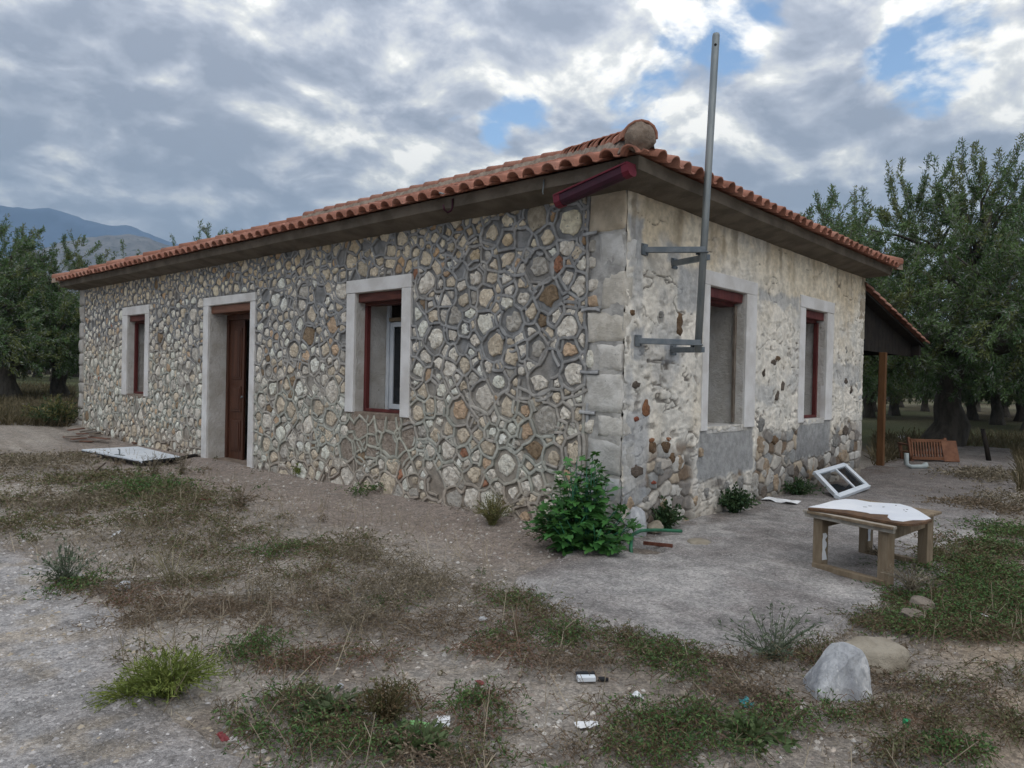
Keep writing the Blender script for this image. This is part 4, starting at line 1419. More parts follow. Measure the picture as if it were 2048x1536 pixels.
M_rockb = mat("soil_brown_rock", (0.15, 0.125, 0.10), (0.23, 0.195, 0.16), 9, 0.95, 0.9, 26, bdist=0.03)
# ------------------------------------------------------------------ steel pole on its brackets
pole = thing("steel_pole", "tall galvanised steel pole leaning out from brackets on the gable corner", "pole", (0, 0, 0))
pa, pb = Vector((0.615, -0.45, 1.83)), Vector((0.632, -0.555, 4.89))
m_ = MB().tube([pa, pa.lerp(pb, 0.5), pb - (pb - pa).normalized() * 0.02, pb], [0.035, 0.035, 0.035, 0.030], 18)
m_.build("shaft", M_steel, pole, True)
tocam = (Vector(CAM) - pb); tocam.z = 0; tocam.normalize()
hc_ = pb + (pa - pb).normalized() * 0.12
MB().tube([hc_ + tocam * 0.0345, hc_ + tocam * 0.0362], 0.013, 12).build("bolt_hole", M_hole, pole)
for zc_, w0 in ((2.80, (0.30, 0.88)), (1.905, (0.22, 0.90))):
    t = (zc_ - pa.z) / (pb.z - pa.z); c = pa.lerp(pb, t)
    for i, xw in enumerate(w0):
        zz = zc_ + (0.028 if i == 0 else -0.035)
        MB().box((xw, -0.022, zz), (0.10, 0.014, 0.11)).tube([(xw - 0.035, -0.03, zz + 0.04), (xw - 0.035, -0.04, zz + 0.04)], 0.009, 6).tube([(xw + 0.035, -0.03, zz - 0.04), (xw + 0.035, -0.04, zz - 0.04)], 0.009, 6).build("wall_plate", M_steel2, pole)
        MB().beam((xw, 0.03, zz), (c.x + (-0.02 if i == 0 else 0.03), c.y - 0.035, zz - 0.01), 0.05, 0.055).build("bracket_arm", M_steel2, pole, False, 0.004)
    for dz_ in (0.0,):
        ring = MB()
        ring.tube([(c.x + 0.042 * math.cos(a), c.y + 0.042 * math.sin(a), zc_ + dz_) for a in np.linspace(0, 2 * math.pi, 21)], 0.008, 6, False)
        ring.box((c.x, c.y + 0.05, zc_ + dz_), (0.10, 0.012, 0.05))
        ring.build("clamp", M_steel2, pole)

# ------------------------------------------------------------------ loose burgundy gutter piece
gut = thing("gutter_section", "short burgundy gutter piece hanging crooked under the eave corner", "gutter", (0, 0, 0))
ga, gb_ = Vector((-0.37, 0.53, 3.245)), Vector((-0.40, -0.30, 3.40))
gd = (gb_ - ga).normalized(); gs = gd.cross(Vector((0, 0, 1))).normalized(); gu = gs.cross(gd)
def gut_prof(k=1.0):
    return [(-0.058 * k, 0.052 * k), (-0.058 * k, -0.02 * k), (-0.04 * k, -0.05 * k), (0.0, -0.06 * k), (0.04 * k, -0.05 * k), (0.058 * k, -0.02 * k), (0.058 * k, 0.052 * k)]
pr = gut_prof()
V, Fc = [], []
for c in (ga, gb_):
    for k_ in (1.0, 0.93):
        for (x, z) in pr: V.append(c + gs * x * k_ + gu * z * k_)
n7 = len(pr)
for k in range(n7 - 1):
    Fc += [(k, k + 1, 2 * n7 + k + 1, 2 * n7 + k), (n7 + k, 3 * n7 + k, 3 * n7 + k + 1, n7 + k + 1), (k, n7 + k, n7 + k + 1, k + 1), (2 * n7 + k, 2 * n7 + k + 1, 3 * n7 + k + 1, 3 * n7 + k)]
Fc += [(0, 2 * n7, 3 * n7, n7), (n7 - 1, 2 * n7 - 1, 4 * n7 - 1, 3 * n7 - 1)]
obj("trough", py_mesh("trough", V, Fc, M_burg), gut)
for sx in (-1, 1):
    MB().beam(ga + gs * 0.062 * sx + gu * 0.052, gb_ + gs * 0.062 * sx + gu * 0.052, 0.016, 0.014).build("lip", M_burg2, gut)
for c, d in ((ga, -gd), (gb_, gd)):
    V = [c + gs * x * 1.12 + gu * z * 1.12 + d * t for t in (-0.06, 0.012) for (x, z) in pr]
    Fc = [tuple(range(n7))[::-1], tuple(range(n7, 2 * n7))] + [(i, (i + 1) % n7, n7 + (i + 1) % n7, n7 + i) for i in range(n7)]
    obj("end_cap", py_mesh("end_cap", V, Fc, M_burg2), gut)

# ------------------------------------------------------------------ low table with a broken white board on it
tz = 0.04
M_palewood = mat("pale_moulding_wood", (0.27, 0.24, 0.20), (0.40, 0.37, 0.32), 9, 0.85, 0.5, 30, speck=(7, 0.70, (0.17, 0.13, 0.09)))
tab = thing("low_table", "low weathered wooden table with peeling legs on the concrete", "table", (0, 0, 0))
Tc = [(0.25, -1.66), (0.03, -2.36), (1.10, -2.47), (1.26, -1.78)]          # top corners A B C D
ztop = 0.505
def inset(i, k):
    c = np.mean(Tc, 0); p = np.array(Tc[i]); return p + (c - p) * k
tb = MB()
names = [((0, 1), 0.115), ((2, 3), 0.115)]
A_, B_, C_, D_ = [np.array((p[0], p[1])) for p in Tc]
nb = 6
for k in range(nb):
    f0, f1 = k / nb + 0.004, (k + 1) / nb - 0.004
    q = [A_ + (D_ - A_) * f0, B_ + (C_ - B_) * f0, B_ + (C_ - B_) * f1, A_ + (D_ - A_) * f1]
    z_ = ztop + rs.uniform(-0.003, 0.003)
    MB().prism([tuple(p) for p in q][::-1] if False else [tuple(p) for p in q], z_ - 0.022, z_).build("plank", M_oldwood, tab, False, 0.003)
legs = [inset(i, 0.12) for i in range(4)]
legs[0] = np.array((0.33, -1.75)); legs[1] = np.array((0.17, -2.29)); legs[2] = np.array((1.06, -2.36)); legs[3] = np.array((1.17, -1.86))
yaw = math.atan2(B_[1] - A_[1], B_[0] - A_[0])
for i, l in enumerate(legs):
    zb = float(gz(*l)) * 0.5 + 0.045
    lm = MB().box((l[0], l[1], (ztop - 0.024 + zb) / 2), (0.085, 0.085, ztop - 0.026 - zb), Matrix.Rotation(yaw, 3, 'Z'))
    lg = lm.build("leg", M_oldwood, tab, False, 0.005)
    if i in (0, 3):                        # flaking white paint left on two legs
        V, Fc = [], []
        side = Vector((-math.sin(yaw), math.cos(yaw), 0)); fr = Vector((l[0], l[1], 0)) + (-1 if i == 0 else -1) * Vector((math.sin(yaw), -math.cos(yaw), 0)) * 0.0
        nrm = Vector((-abs(math.sin(yaw)), 0.0, 0))
        ax = Vector((math.cos(yaw), math.sin(yaw), 0)); ay = Vector((-math.sin(yaw), math.cos(yaw), 0))
        face = min((ax, -ax, ay, -ay), key=lambda v: v.dot(Vector((0.74, 0.67, 0)))); sid = Vector((-face.y, face.x, 0))
        z0p, z1p = (zb + 0.07, zb + 0.29) if i == 0 else (zb + 0.12, zb + 0.36)
        for k in range(9):
            z_ = z0p + (z1p - z0p) * k / 8
            e0 = -0.038 + 0.012 * rs.rand(); e1 = e0 + 0.03 + 0.035 * rs.rand()
            for e_ in (e0, min(e1, 0.04)):
                V.append(Vector((l[0], l[1], z_)) + face * 0.0438 + sid * e_)
        for k in range(8): Fc.append((2 * k, 2 * k + 1, 2 * k + 3, 2 * k + 2))
        pm_ = py_mesh("paint_flake", V, Fc, M_wboard)
        of = obj("paint_flake", pm_, lg)
        so = of.modifiers.new("s", 'SOLIDIFY'); so.thickness = 0.0012
def rail(i, j, z, w, t, name, ext=0.0, off=0.0):
    p, q = np.array(legs[i]), np.array(legs[j]); d = (q - p) / np.linalg.norm(q - p)
    nrm_ = np.array((d[1], -d[0]))
    c = np.mean(Tc, 0)
    if np.dot(nrm_, (p + q) / 2 - c) < 0: nrm_ = -nrm_
    p = p - d * ext + nrm_ * off; q = q + d * ext + nrm_ * off
    MB().beam((p[0], p[1], z), (q[0], q[1], z), t, w).build(name, M_palewood if name == 'apron_moulding' else M_oldwood, tab, False, 0.003)
rail(0, 1, ztop - 0.040, 0.03, 0.03, "apron_moulding", 0.10, 0.065)
rail(0, 1, ztop - 0.012, 0.022, 0.04, "apron_moulding", 0.11, 0.070)
rail(1, 2, ztop - 0.085, 0.11, 0.022, "apron_board", -0.045, 0.0)
rail(3, 0, ztop - 0.085, 0.11, 0.022, "apron_board", -0.045, 0.0)
rail(2, 3, ztop - 0.085, 0.11, 0.022, "apron_board", -0.045, 0.0)
rail(0, 1, tz + 0.018, 0.045, 0.07, "stretcher", 0.02, 0.045)
rail(2, 3, tz + 0.018, 0.045, 0.06, "stretcher", 0.02, 0.0)

zb_ = ztop + 0.006
bpx = [(1617, 1014), (1640, 1009), (1668, 1001), (1690, 998), (1712, 999), (1740, 1004), (1800, 1008), (1822, 1014), (1838, 1022), (1862, 1037), (1850, 1040), (1826, 1040), (1806, 1043), (1782, 1040), (1775, 1034), (1777, 1029), (1740, 1027), (1733, 1025), (1700, 1020)]
bpl = [G(p[0], p[1], zb_ + 0.018)[:2] for p in bpx]
wb_ = thing("broken_board", "broken white laminate board lying on the low table", "board", (0, 0, 0))
def poly_prism(pl, z0, z1):
    a = MB(); a.prism([tuple(p) for p in pl], z0, z1); return a
def ccw(pl):
    s = sum(pl[i][0] * pl[(i + 1) % len(pl)][1] - pl[(i + 1) % len(pl)][0] * pl[i][1] for i in range(len(pl)))
    return pl if s > 0 else pl[::-1]
poly_prism(ccw(bpl), zb_ + 0.0165, zb_ + 0.019).build("white_facing", M_wboard, wb_)
bot = [np.array(p) for p in bpl]; cbt = np.mean(bot, 0)
bpx2 = [(1616, 1016), (1690, 1000), (1740, 1006), (1800, 1010), (1838, 1024), (1864, 1040), (1850, 1044), (1826, 1048), (1800, 1047), (1745, 1037), (1690, 1026)]
poly_prism(ccw([G(p[0], p[1], zb_ + 0.016)[:2] for p in bpx2]), zb_ - 0.002, zb_ + 0.016).build("fibre_core", M_sidebrown, wb_)
chips = MB()
for (px, py, s_) in ((1730, 1014, 0.03), (1740, 1012, 0.025), (1767, 1014, 0.025), (1792, 1011, 0.02), (1808, 1020, 0.02), (1814, 1019, 0.025), (1812, 1023, 0.015)):
    q = G(px, py, zb_ + 0.019); chips.box((q[0], q[1], zb_ + 0.0195), (s_, s_ * 0.5, 0.0012), Matrix.Rotation(rs.rand() * 3, 3, 'Z'))
chips.build("chipped_spot", M_hole, wb_)

# ------------------------------------------------------------------ old window sash propped at the gable foot
sash = thing("window_sash", "white broken window sash lying propped against the gable foot", "window", (0, 0, 0))
s0 = Vector(G(1676, 997, 0.05)); s1 = Vector(G(1738, 974, 0.10))
s3 = Vector(onR(1628, 946, -0.14)); s2 = s1 + (s3 - s0)
su_, sv_ = (s1 - s0), (s3 - s0)
sn_ = su_.cross(sv_).normalized()
if sn_.z < 0: sn_ = -sn_
def sbar(u0, v0, u1, v1, w, m=M_white, nm="rail", t=0.05):
    MB().beam(s0 + su_ * u0 + sv_ * v0, s0 + su_ * u1 + sv_ * v1, w, t, sn_).build(nm, m, sash, False, 0.004)
w_ = 0.075
lu, lv = su_.length, sv_.length
fu, fv = w_ / 2 / lu, w_ / 2 / lv
sbar(0, fv, 1, fv, w_, nm="bottom_rail"); sbar(0, 1 - fv, 1, 1 - fv, w_, nm="top_rail")
sbar(fu, 2 * fv + 0.003, fu, 1 - 2 * fv - 0.003, w_, nm="stile"); sbar(1 - fu, 2 * fv + 0.003, 1 - fu, 1 - 2 * fv - 0.003, w_, nm="stile")
sbar(0.62, 2 * fv + 0.003, 0.62, 1 - 2 * fv - 0.003, 0.035, nm="glazing_bar", t=0.03)
def shard(pts_, nm="pane"):
    V = [s0 + su_ * u + sv_ * v + sn_ * d for d in (-0.002, 0.002) for (u, v) in pts_]
    k = len(pts_)
    obj(nm, py_mesh(nm, V, [tuple(range(k))[::-1], tuple(range(k, 2 * k))] + [(i, (i + 1) % k, k + (i + 1) % k, k + i) for i in range(k)], glass), sash)
shard([(2 * fu, 2 * fv), (0.59, 2 * fv), (0.59, 0.30), (0.42, 0.22), (0.30, 0.42), (2 * fu, 0.5)])
shard([(2 * fu, 1 - 2 * fv), (2 * fu, 0.62), (0.32, 0.72), (0.45, 1 - 2 * fv)])
shard([(0.65, 2 * fv), (1 - 2 * fu, 2 * fv), (1 - 2 * fu, 1 - 2 * fv), (0.65, 1 - 2 * fv), (0.72, 0.6)])

# ------------------------------------------------------------------ fallen white door and planks on the left
fd = thing("fallen_door", "pale blue-white aluminium door lying flat before the doorway", "door", (0, 0, 0))
d0, d1, d2, d3 = [Vector((*G(px, py, 0.10)[:2], 0)) for (px, py) in ((163, 899), (283, 921), (362, 914), (276, 895))]
fzz = [0.085, 0.06, 0.075, 0.09]
D = [Vector((p.x, p.y, float(gz(p.x, p.y)) + z_ )) for p, z_ in zip((d0, d1, d2, d3), fzz)]
def dquad(k0, k1, l0, l1, z0, z1, nm, m):
    def at(u, v): return D[0] * (1 - u) * (1 - v) + D[1] * u * (1 - v) + D[2] * u * v + D[3] * (1 - u) * v
    V = [at(u, v) + Vector((0, 0, z)) for z in (z0, z1) for (u, v) in ((k0, l0), (k1, l0), (k1, l1), (k0, l1))]
    a = MB(); a.add(V, [(3, 2, 1, 0), (4, 5, 6, 7), (0, 1, 5, 4), (1, 2, 6, 5), (2, 3, 7, 6), (3, 0, 4, 7)])
    return a.build(nm, m, fd, False, 0.004)
dquad(0, 1, 0, 1, 0.0, 0.042, "panel", M_white)
dquad(0.99, 1.012, 0.02, 0.98, 0.003, 0.036, "edge_seal", M_black)
dquad(0.01, 0.99, -0.012, 0.0, 0.004, 0.02, "edge_seal", M_black)
hp = D[0] * 0.42 * 0.9 + D[1] * 0.58 * 0.9 + (D[3] * 0.42 + D[2] * 0.58) * 0.1
hm_ = MB(); hm_.tube([hp + Vector((0, 0, 0.04)), hp + Vector((0, 0, 0.13))], 0.012, 8).tube([hp + Vector((0, 0, 0.13)), hp + Vector((0.03, 0.14, 0.13))], 0.012, 8)
hm_.box(hp + Vector((0, 0, 0.047)), (0.05, 0.24, 0.008), Matrix.Rotation(0.2, 3, 'Z'))
hm_.build("handle", M_steel, fd)
bp_ = Vector((*G(360, 920, 0.04)[:2], 0))


def plank(px0, py0, px1, py1, w, t, label, m, lift=0.02, lift2=None, group=None, name="plank"):
    p, q = G(px0, py0), G(px1, py1)
    zp0 = float(gz(p[0], p[1])) + lift; zp1 = float(gz(q[0], q[1])) + (lift2 if lift2 is not None else lift)
    o = MB().beam((p[0], p[1], zp0), (q[0], q[1], zp1), w, t, taper=0.9).build(name, m)
    return tag(o, label, "plank", group)


plank(150, 972, 206, 938, 0.09, 0.035, "dark loose stick slanting across the dry grass before the fallen door", M_greywood, 0.03, 0.10)
plank(118, 907, 175, 904, 0.10, 0.03, "thin grey plank sticking out under the left end of the fallen door", M_greywood, 0.03)
plank(265, 893, 305, 891, 0.12, 0.03, "short brown plank behind the fallen door by the wall", M_redplank, 0.04)
plank(335, 922, 392, 918, 0.14, 0.06, "dark wooden beam end under the right end of the fallen door", M_darkwood, 0.02)
rp = np.random.RandomState(3)
for k in range(11):
    cx_, cy_ = rp.uniform(140, 200), rp.uniform(878, 893)
    dx = rp.uniform(18, 40); dy = rp.uniform(-3, 4)
    plank(cx_ - dx / 2, cy_ - dy / 2, cx_ + dx / 2, cy_ + dy / 2, 0.10, 0.022, "broken reddish board in the scattered heap beyond the fallen door", [M_redplank, M_greywood][k % 2], 0.02 + 0.012 * k, 0.02 + 0.012 * k + rp.uniform(0, 0.02), "broken boards heaped beyond the fallen door", "broken_board")

# ------------------------------------------------------------------ bench, post and pipe on the right
be = thing("slatted_bench", "reddish slatted wooden bench back standing under the big olive", "bench", (0, 0, 0))
b0, b1 = Vector(G(1826, 927, 0)), Vector(G(1899, 929, 0))
b0.z = b1.z = 0.02
bd = (b1 - b0); bl = bd.length; bd.normalize(); bnv = Vector((bd.y, -bd.x, 0))
if bnv.dot(Vector((0.74, 0.67, 0))) > 0: bnv = -bnv
lean = bnv * -0.18
def bpt(u, h_, d=0.0): return b0 + bd * (u * bl) + Vector((0, 0, h_ * 0.88)) + lean * (h_ / 0.5) + bnv * d
MB().beam(bpt(0.02, 0.49), bpt(1.0, 0.49), 0.05, 0.06).build("top_rail", M_benchw, be, False, 0.006)
MB().beam(bpt(-0.02, 0.10), bpt(0.98, 0.10), 0.05, 0.06).build("bottom_rail", M_benchw, be, False, 0.006)
for k in range(13):
    u = 0.04 + 0.92 * k / 12
    MB().beam(bpt(u - 0.02, 0.133), bpt(u + 0.02, 0.458), 0.022, 0.034, bnv).build("slat", M_benchw, be)
for u in (0.0, 1.0):
    MB().beam(bpt(u, 0.0, -0.04), bpt(u + 0.01, 0.55, -0.04), 0.055, 0.06, bnv).build("leg", M_benchw, be, False, 0.005)
    MB().beam(bpt(u, 0.0, -0.45), bpt(u, 0.36, -0.45), 0.055, 0.06, bnv).build("leg", M_benchw, be, False, 0.005)
    MB().beam(bpt(u, 0.38, -0.02), bpt(u, 0.38, -0.50), 0.06, 0.035).build("armrest", M_benchw, be, False, 0.005)
for k in range(4):
    MB().beam(bpt(0.03, 0.20, -0.10 - 0.11 * k), bpt(0.97, 0.20, -0.10 - 0.11 * k), 0.09, 0.022).build("seat_slat", M_benchw, be, False, 0.004)
sd_ = MB().beam(bpt(1.06, 0.04, 0.02), bpt(1.06, 0.50, 0.02), 0.30, 0.03, bnv).build("side_board", M_benchw, be, False, 0.004)

fp = thing("fence_post", "thin dark wooden post leaning in the dry grass beside the bench", "post", (0, 0, 0))
q0 = Vector(G(1980, 925, 0)); q1 = q0 + Vector((-0.02, 0.14, 0.66))
MB().tube([q0 - Vector((0, 0, 0.1)), q0.lerp(q1, 0.5), q1], [0.05, 0.045, 0.04], 8).build("shaft", M_darkwood, fp, True)
MB().box(q1 + Vector((0, 0, 0.015)), (0.09, 0.07, 0.03)).build("cap", M_darkwood, fp)

pi = Vector(G(1832, 941, 0)); pi.z = 0.10
ppm = MB(); ppm.tube([pi + Vector((-0.18, 0.12, 0.22)), pi + Vector((-0.18, 0.12, 0.02)), pi + Vector((-0.10, 0.06, -0.03)), pi + Vector((0.10, -0.08, -0.03)), pi + Vector((0.16, -0.12, -0.02)), pi + Vector((0.17, -0.13, -0.02))], [0.04, 0.04, 0.04, 0.045, 0.075, 0.075], 12)
tag(ppm.build("pipe_elbow", M_pipe, None, True), "white plastic pipe elbow lying in front of the bench", "pipe")

# ------------------------------------------------------------------ hose, bar, blocks at the gable foot
hz_ = lambda x, y: float(gz(x, y)) * 0.5 + 0.05
hp_ = [(-0.40, -0.40, -0.02), (-0.36, -0.36, 0.08), (-0.22, -0.28, 0.15), (0.0, -0.235, 0.15), (0.25, -0.23, 0.12), (0.45, -0.24, 0.09), (0.60, -0.33, 0.075)]
cp = []
for i in range(len(hp_) - 1):
    for t in np.linspace(0, 1, 5)[:-1]: cp.append(tuple(np.array(hp_[i]) * (1 - t) + np.array(hp_[i + 1]) * t))
cp = np.array(cp + [hp_[-1]]); k_ = np.array([0.25, 0.5, 0.25])
cp[1:-1] = 0.25 * cp[:-2] + 0.5 * cp[1:-1] + 0.25 * cp[2:]
tag(MB().tube([tuple(p) for p in cp], 0.017, 8).build("garden_hose", M_hose, None, True), "green hose curling out of the broken drain pit", "hose")
tag(MB().beam((-0.05, -0.30, 0.055), (0.02, -0.56, 0.06), 0.022, 0.03).build("rusty_bar", M_rust), "rusty iron bar lying over the drain pit", "bar")


def rock(name, label, cat, c, size, m, seed, rz=0.0, angular=0.35, sub=3, tilt=(0, 0), group=None, sink=0.15):
    b_ = bmesh.new(); bmesh.ops.create_icosphere(b_, subdivisions=sub, radius=1.0)
    R_ = Matrix.Rotation(rz, 3, 'Z') @ Matrix.Rotation(tilt[0], 3, 'X') @ Matrix.Rotation(tilt[1], 3, 'Y')
    rr = random.Random(seed)
    planes = [Vector((rr.gauss(0, 1), rr.gauss(0, 1), rr.gauss(0, 1))).normalized() for _ in range(9)]
    offs = [rr.uniform(0.55, 0.92) for _ in planes]
    for v in b_.verts:
        p = v.co.copy()
        for pl_, of_ in zip(planes, offs):
            d = p.dot(pl_)
            if d > of_: p -= pl_ * (d - of_) * (1 - angular * 0.2)
        p *= 1 + 0.10 * mnoise.noise(p * 1.7 + Vector((seed, 0, 0))) + 0.05 * mnoise.noise(p * 5 + Vector((0, seed, 0)))
        p = Vector((p.x * size[0] / 2, p.y * size[1] / 2, p.z * size[2] / 2))
        v.co = R_ @ p + Vector(c)
    me = bpy.data.meshes.new(name); b_.to_mesh(me); b_.free()
    me.materials.append(m); me.polygons.foreach_set("use_smooth", [sub > 3] * len(me.polygons))
    return tag(obj(name, me), label, cat, group)


def slab_rock(name, label, base, top, w0, w1, thick, m, seed):
    """a leaning tapered slab of stone"""
    b_ = bmesh.new(); bmesh.ops.create_icosphere(b_, subdivisions=4, radius=1.0)
    base, top = Vector(base), Vector(top); up_ = (top - base); L = up_.length; up_.normalize()
    vw = (base - Vector(CAM)); vw.z = 0; vw.normalize(); sd2 = Vector((vw.y, -vw.x, 0)); nr = sd2.cross(up_).normalized()
    for v in b_.verts:
        p = v.co.copy()
        q = [math.copysign(abs(a) ** 0.55, a) for a in p]
        t = q[2] * 0.5 + 0.5
        k = 1 + 0.08 * mnoise.noise(p * 2 + Vector((seed, 0, 0))) + 0.05 * mnoise.noise(p * 6)
        w = w0 * (1 - t) + w1 * t
        v.co = base + up_ * (t * L * k) + sd2 * (q[0] * w / 2 * k + 0.05 * (t - 0.5) + 0.09 * t * t) + nr * (q[1] * thick / 2 * k)
    me = bpy.data.meshes.new(name); b_.to_mesh(me); b_.free()
    me.materials.append(m); me.polygons.foreach_set("use_smooth", [True] * len(me.polygons))
    return tag(obj(name, me), label, "rock")


hb_ = bmesh.new()
bq = G(1694, 1398); br_, bf_ = np.array((0.669, -0.743, 0)), np.array((0.743, 0.669, 0))
for (r_, z_) in ((-0.165, -0.05), (0.15, -0.06), (0.155, 0.03), (0.135, 0.13), (0.12, 0.19), (0.085, 0.235), (0.035, 0.245), (-0.01, 0.20), (-0.09, 0.12), (-0.155, 0.03)):
    for (f_, k_) in ((0.0, 1.0), (0.07, 1.0), (0.17, 0.85)):
        q = np.array((bq[0], bq[1], float(gz(bq[0], bq[1])))) + br_ * (r_ * k_ + 0.01 * rs.randn()) + bf_ * (f_ + z_ * 0.25 + 0.012 * rs.randn()) + np.array((0, 0, z_ * (k_ if k_ < 1 else 1)))
        hb_.verts.new(q)
bmesh.ops.convex_hull(hb_, input=hb_.verts[:])
bmesh.ops.triangulate(hb_, faces=hb_.faces[:])
for _ in range(3): bmesh.ops.subdivide_edges(hb_, edges=[e_ for e_ in hb_.edges if e_.calc_length() > 0.03], cuts=1, use_grid_fill=False); bmesh.ops.triangulate(hb_, faces=hb_.faces[:])
bmesh.ops.smooth_vert(hb_, verts=hb_.verts[:], factor=0.4, use_axis_x=True, use_axis_y=True, use_axis_z=True)
for v in hb_.verts: v.co += mnoise.noise_vector(v.co * 9) * 0.010 + mnoise.noise_vector(v.co * 28) * 0.005
me = bpy.data.meshes.new("boulder"); hb_.to_mesh(me); hb_.free(); me.materials.append(M_rockg)
tag(obj("boulder", me), "grey white angular marble boulder at the edge of the concrete", "rock")
rock("boulder", "tan rounded boulder half buried behind the grey white one", "rock", (-1.52, -2.68, 0.04), (0.40, 0.28, 0.25), M_rockt, 5, -0.7, 1.0, 4)
rock("boulder", "small flat rock in the grass beyond the tan boulder", "rock", (-0.55, -2.63, 0.04), (0.26, 0.18, 0.12), M_rockb, 8, 0.2, 0.3, 4)
rock("boulder", "small soil brown rock by the right table leg at the concrete edge", "rock", (-0.25, -2.63, 0.04), (0.28, 0.2, 0.13), M_rockb, 9, 0.8, 0.3, 4)
rock("stone_block", "squared grey stone block at the foot of the house corner", "stone", (0.19, -0.05, 0.12), (0.34, 0.22, 0.42), M_quoin2 if False else M_rockg, 12, 0.2, 0.5, 4)
rock("stone_block", "brown broken brick stone beside the green hose", "stone", (0.47, -0.11, 0.10), (0.22, 0.17, 0.15), M_rockt, 14, 0.5, 0.5, 3)
rock("flat_stone", "flat pale stone set in the concrete near the hose", "stone", tuple(np.append(G(1398, 1094)[:2], 0.045)), (0.30, 0.22, 0.05), M_rockt, 15, 0.4, 0.4, 3)
for i, (px, py, s_, m, lab) in enumerate([(612, 1226, 0.06, M_rockg, "white egg sized stone alone on bare soil in the middle of the yard"),
                                     (680, 1374, 0.05, M_rockg, "pale pebble beside the brown weed tuft in front"), (770, 1342, 0.045, M_rockt, "tan stone between the two red weed mats in front"),
                                     (965, 1238, 0.07, M_rockg, "grey flat stone near the point of the concrete apron"), (880, 1348, 0.04, M_rockt, "tan pebble above the green mat in the front middle"),
                                     (1365, 1388, 0.06, M_rockt, "tan squared stone in the green weeds right of the white packet"), (245, 1178, 0.14, M_rockg, "flat whitish stone at the edge of the concrete track"),
                                     (1040, 1350, 0.045, M_rockt, "small tan stone left of the white packet"), (50, 841, 0.35, M_rockg, "white stone on the far path left of the house"), (1805, 880, 0.30, M_rockg, "pale stone lying beyond the concrete near the porch post")]):
    q = G(px, py); rock("loose_stone", lab, "stone", (q[0], q[1], float(gz(q[0], q[1])) + s_ * 0.2), (s_, s_ * 0.8, s_ * 0.6), m, 30 + i, i, 0.5, 2)

# ------------------------------------------------------------------ litter
CLEAR = []
def crumple(name, label, cat, px, py, size, m, seed, lift=0.02, flat=0.35, slabz=False):
    CLEAR.append((*G(px, py)[:2], 0.7 * max(size)))
    q = G(px, py); zz = (hz_(q[0], q[1]) if slabz else float(gz(q[0], q[1]))) + lift
    rr = random.Random(seed)
    nu, nv = 7, 5
    V = []
    a = rr.uniform(0, 3.1)
    for j in range(nv):
        for i in range(nu):
            u, v = (i / (nu - 1) - 0.5) * size[0], (j / (nv - 1) - 0.5) * size[1]
            u += rr.uniform(-0.06, 0.06) * size[0]; v += rr.uniform(-0.08, 0.08) * size[1]
            V.append((q[0] + u * math.cos(a) - v * math.sin(a), q[1] + u * math.sin(a) + v * math.cos(a), zz + rr.uniform(-1, 1) * flat * min(size) * 0.5))
    Fc = [(j * nu + i, j * nu + i + 1, (j + 1) * nu + i + 1, (j + 1) * nu + i) for j in range(nv - 1) for i in range(nu - 1)]
    o = obj(name, py_mesh(name, V, Fc, m)); s = o.modifiers.new("s", 'SOLIDIFY'); s.thickness = 0.002
    return tag(o, label, cat)


pk = thing("litter_packet", "white and black packet lying on bare soil in the front right", "litter", (0, 0, 0))
CLEAR.append((*G(1172, 1357)[:2], 0.11)); CLEAR.append((*G(1813, 1459)[:2], 0.08)); CLEAR.append((*G(1365, 1388)[:2], 0.05)); CLEAR.append((*G(1690, 1400)[:2], 0.10)); CLEAR.append((*G(612, 1228)[:2], 0.07))
q = G(1172, 1357); zz = float(gz(q[0], q[1])) + 0.022
rt_ = Matrix.Rotation(-0.75, 3, 'Z')
MB().box((q[0], q[1], zz), (0.095, 0.048, 0.026), rt_).build("white_sleeve", M_white, pk, False, 0.004)
MB().box(Vector((q[0], q[1], zz)) + rt_ @ Vector((0.0, 0.024, 0.014)), (0.10, 0.026, 0.012), rt_).build("black_flap", M_black, pk, False, 0.002)
MB().tube([Vector((q[0], q[1], zz)) + rt_ @ Vector((0.066, -0.004, -0.005)), Vector((q[0], q[1], zz)) + rt_ @ Vector((0.115, 0.0, -0.008))], 0.012, 8).build("black_nozzle", M_black, pk, True)
crumple("paper_scrap", "crumpled white scrap beside the red weed mat at the bottom", "litter", 885, 1451, (0.12, 0.06), M_paper, 4, 0.02, 0.5)
crumple("plastic_scrap", "light green plastic scrap at the bottom middle", "litter", 838, 1456, (0.09, 0.04), M_lgreen, 5, 0.025, 0.2)
crumple("foil_scrap", "silvery flat scrap on bare soil at the bottom right", "litter", 1176, 1449, (0.12, 0.045), M_paper, 6, 0.02, 0.4)
crumple("foil_scrap", "small grey white scrap above the brown mat right of the packet", "litter", 1274, 1391, (0.06, 0.05), M_paper, 7, 0.02, 0.5)
crumple("plastic_scrap", "teal crumpled wrapper near the grey white boulder", "litter", 1492, 1407, (0.09, 0.05), M_teal, 8, 0.02, 0.6)
crumple("paper_scrap", "white torn paper at the foot of the gable wall", "litter", 1560, 1011, (0.42, 0.22), M_paper, 9, 0.02, 0.15, True)
crumple("paper_scrap", "crumpled white paper in the dry grass on the left", "litter", 234, 1076, (0.08, 0.07), M_paper, 10, 0.03, 0.9)
crumple("plastic_scrap", "small red scrap above the green mat in the front middle", "litter", 960, 1364, (0.05, 0.03), M_red, 11, 0.015, 0.4)
crumple("plastic_scrap", "dark red rag on the concrete track at the bottom left", "litter", 445, 1491, (0.08, 0.03), M_red, 12, -0.005, 0.4, True)
crumple("paper_scrap", "thin white scrap on the green grass at the right", "litter", 1968, 1266, (0.06, 0.015), M_paper, 13, 0.06, 0.2)
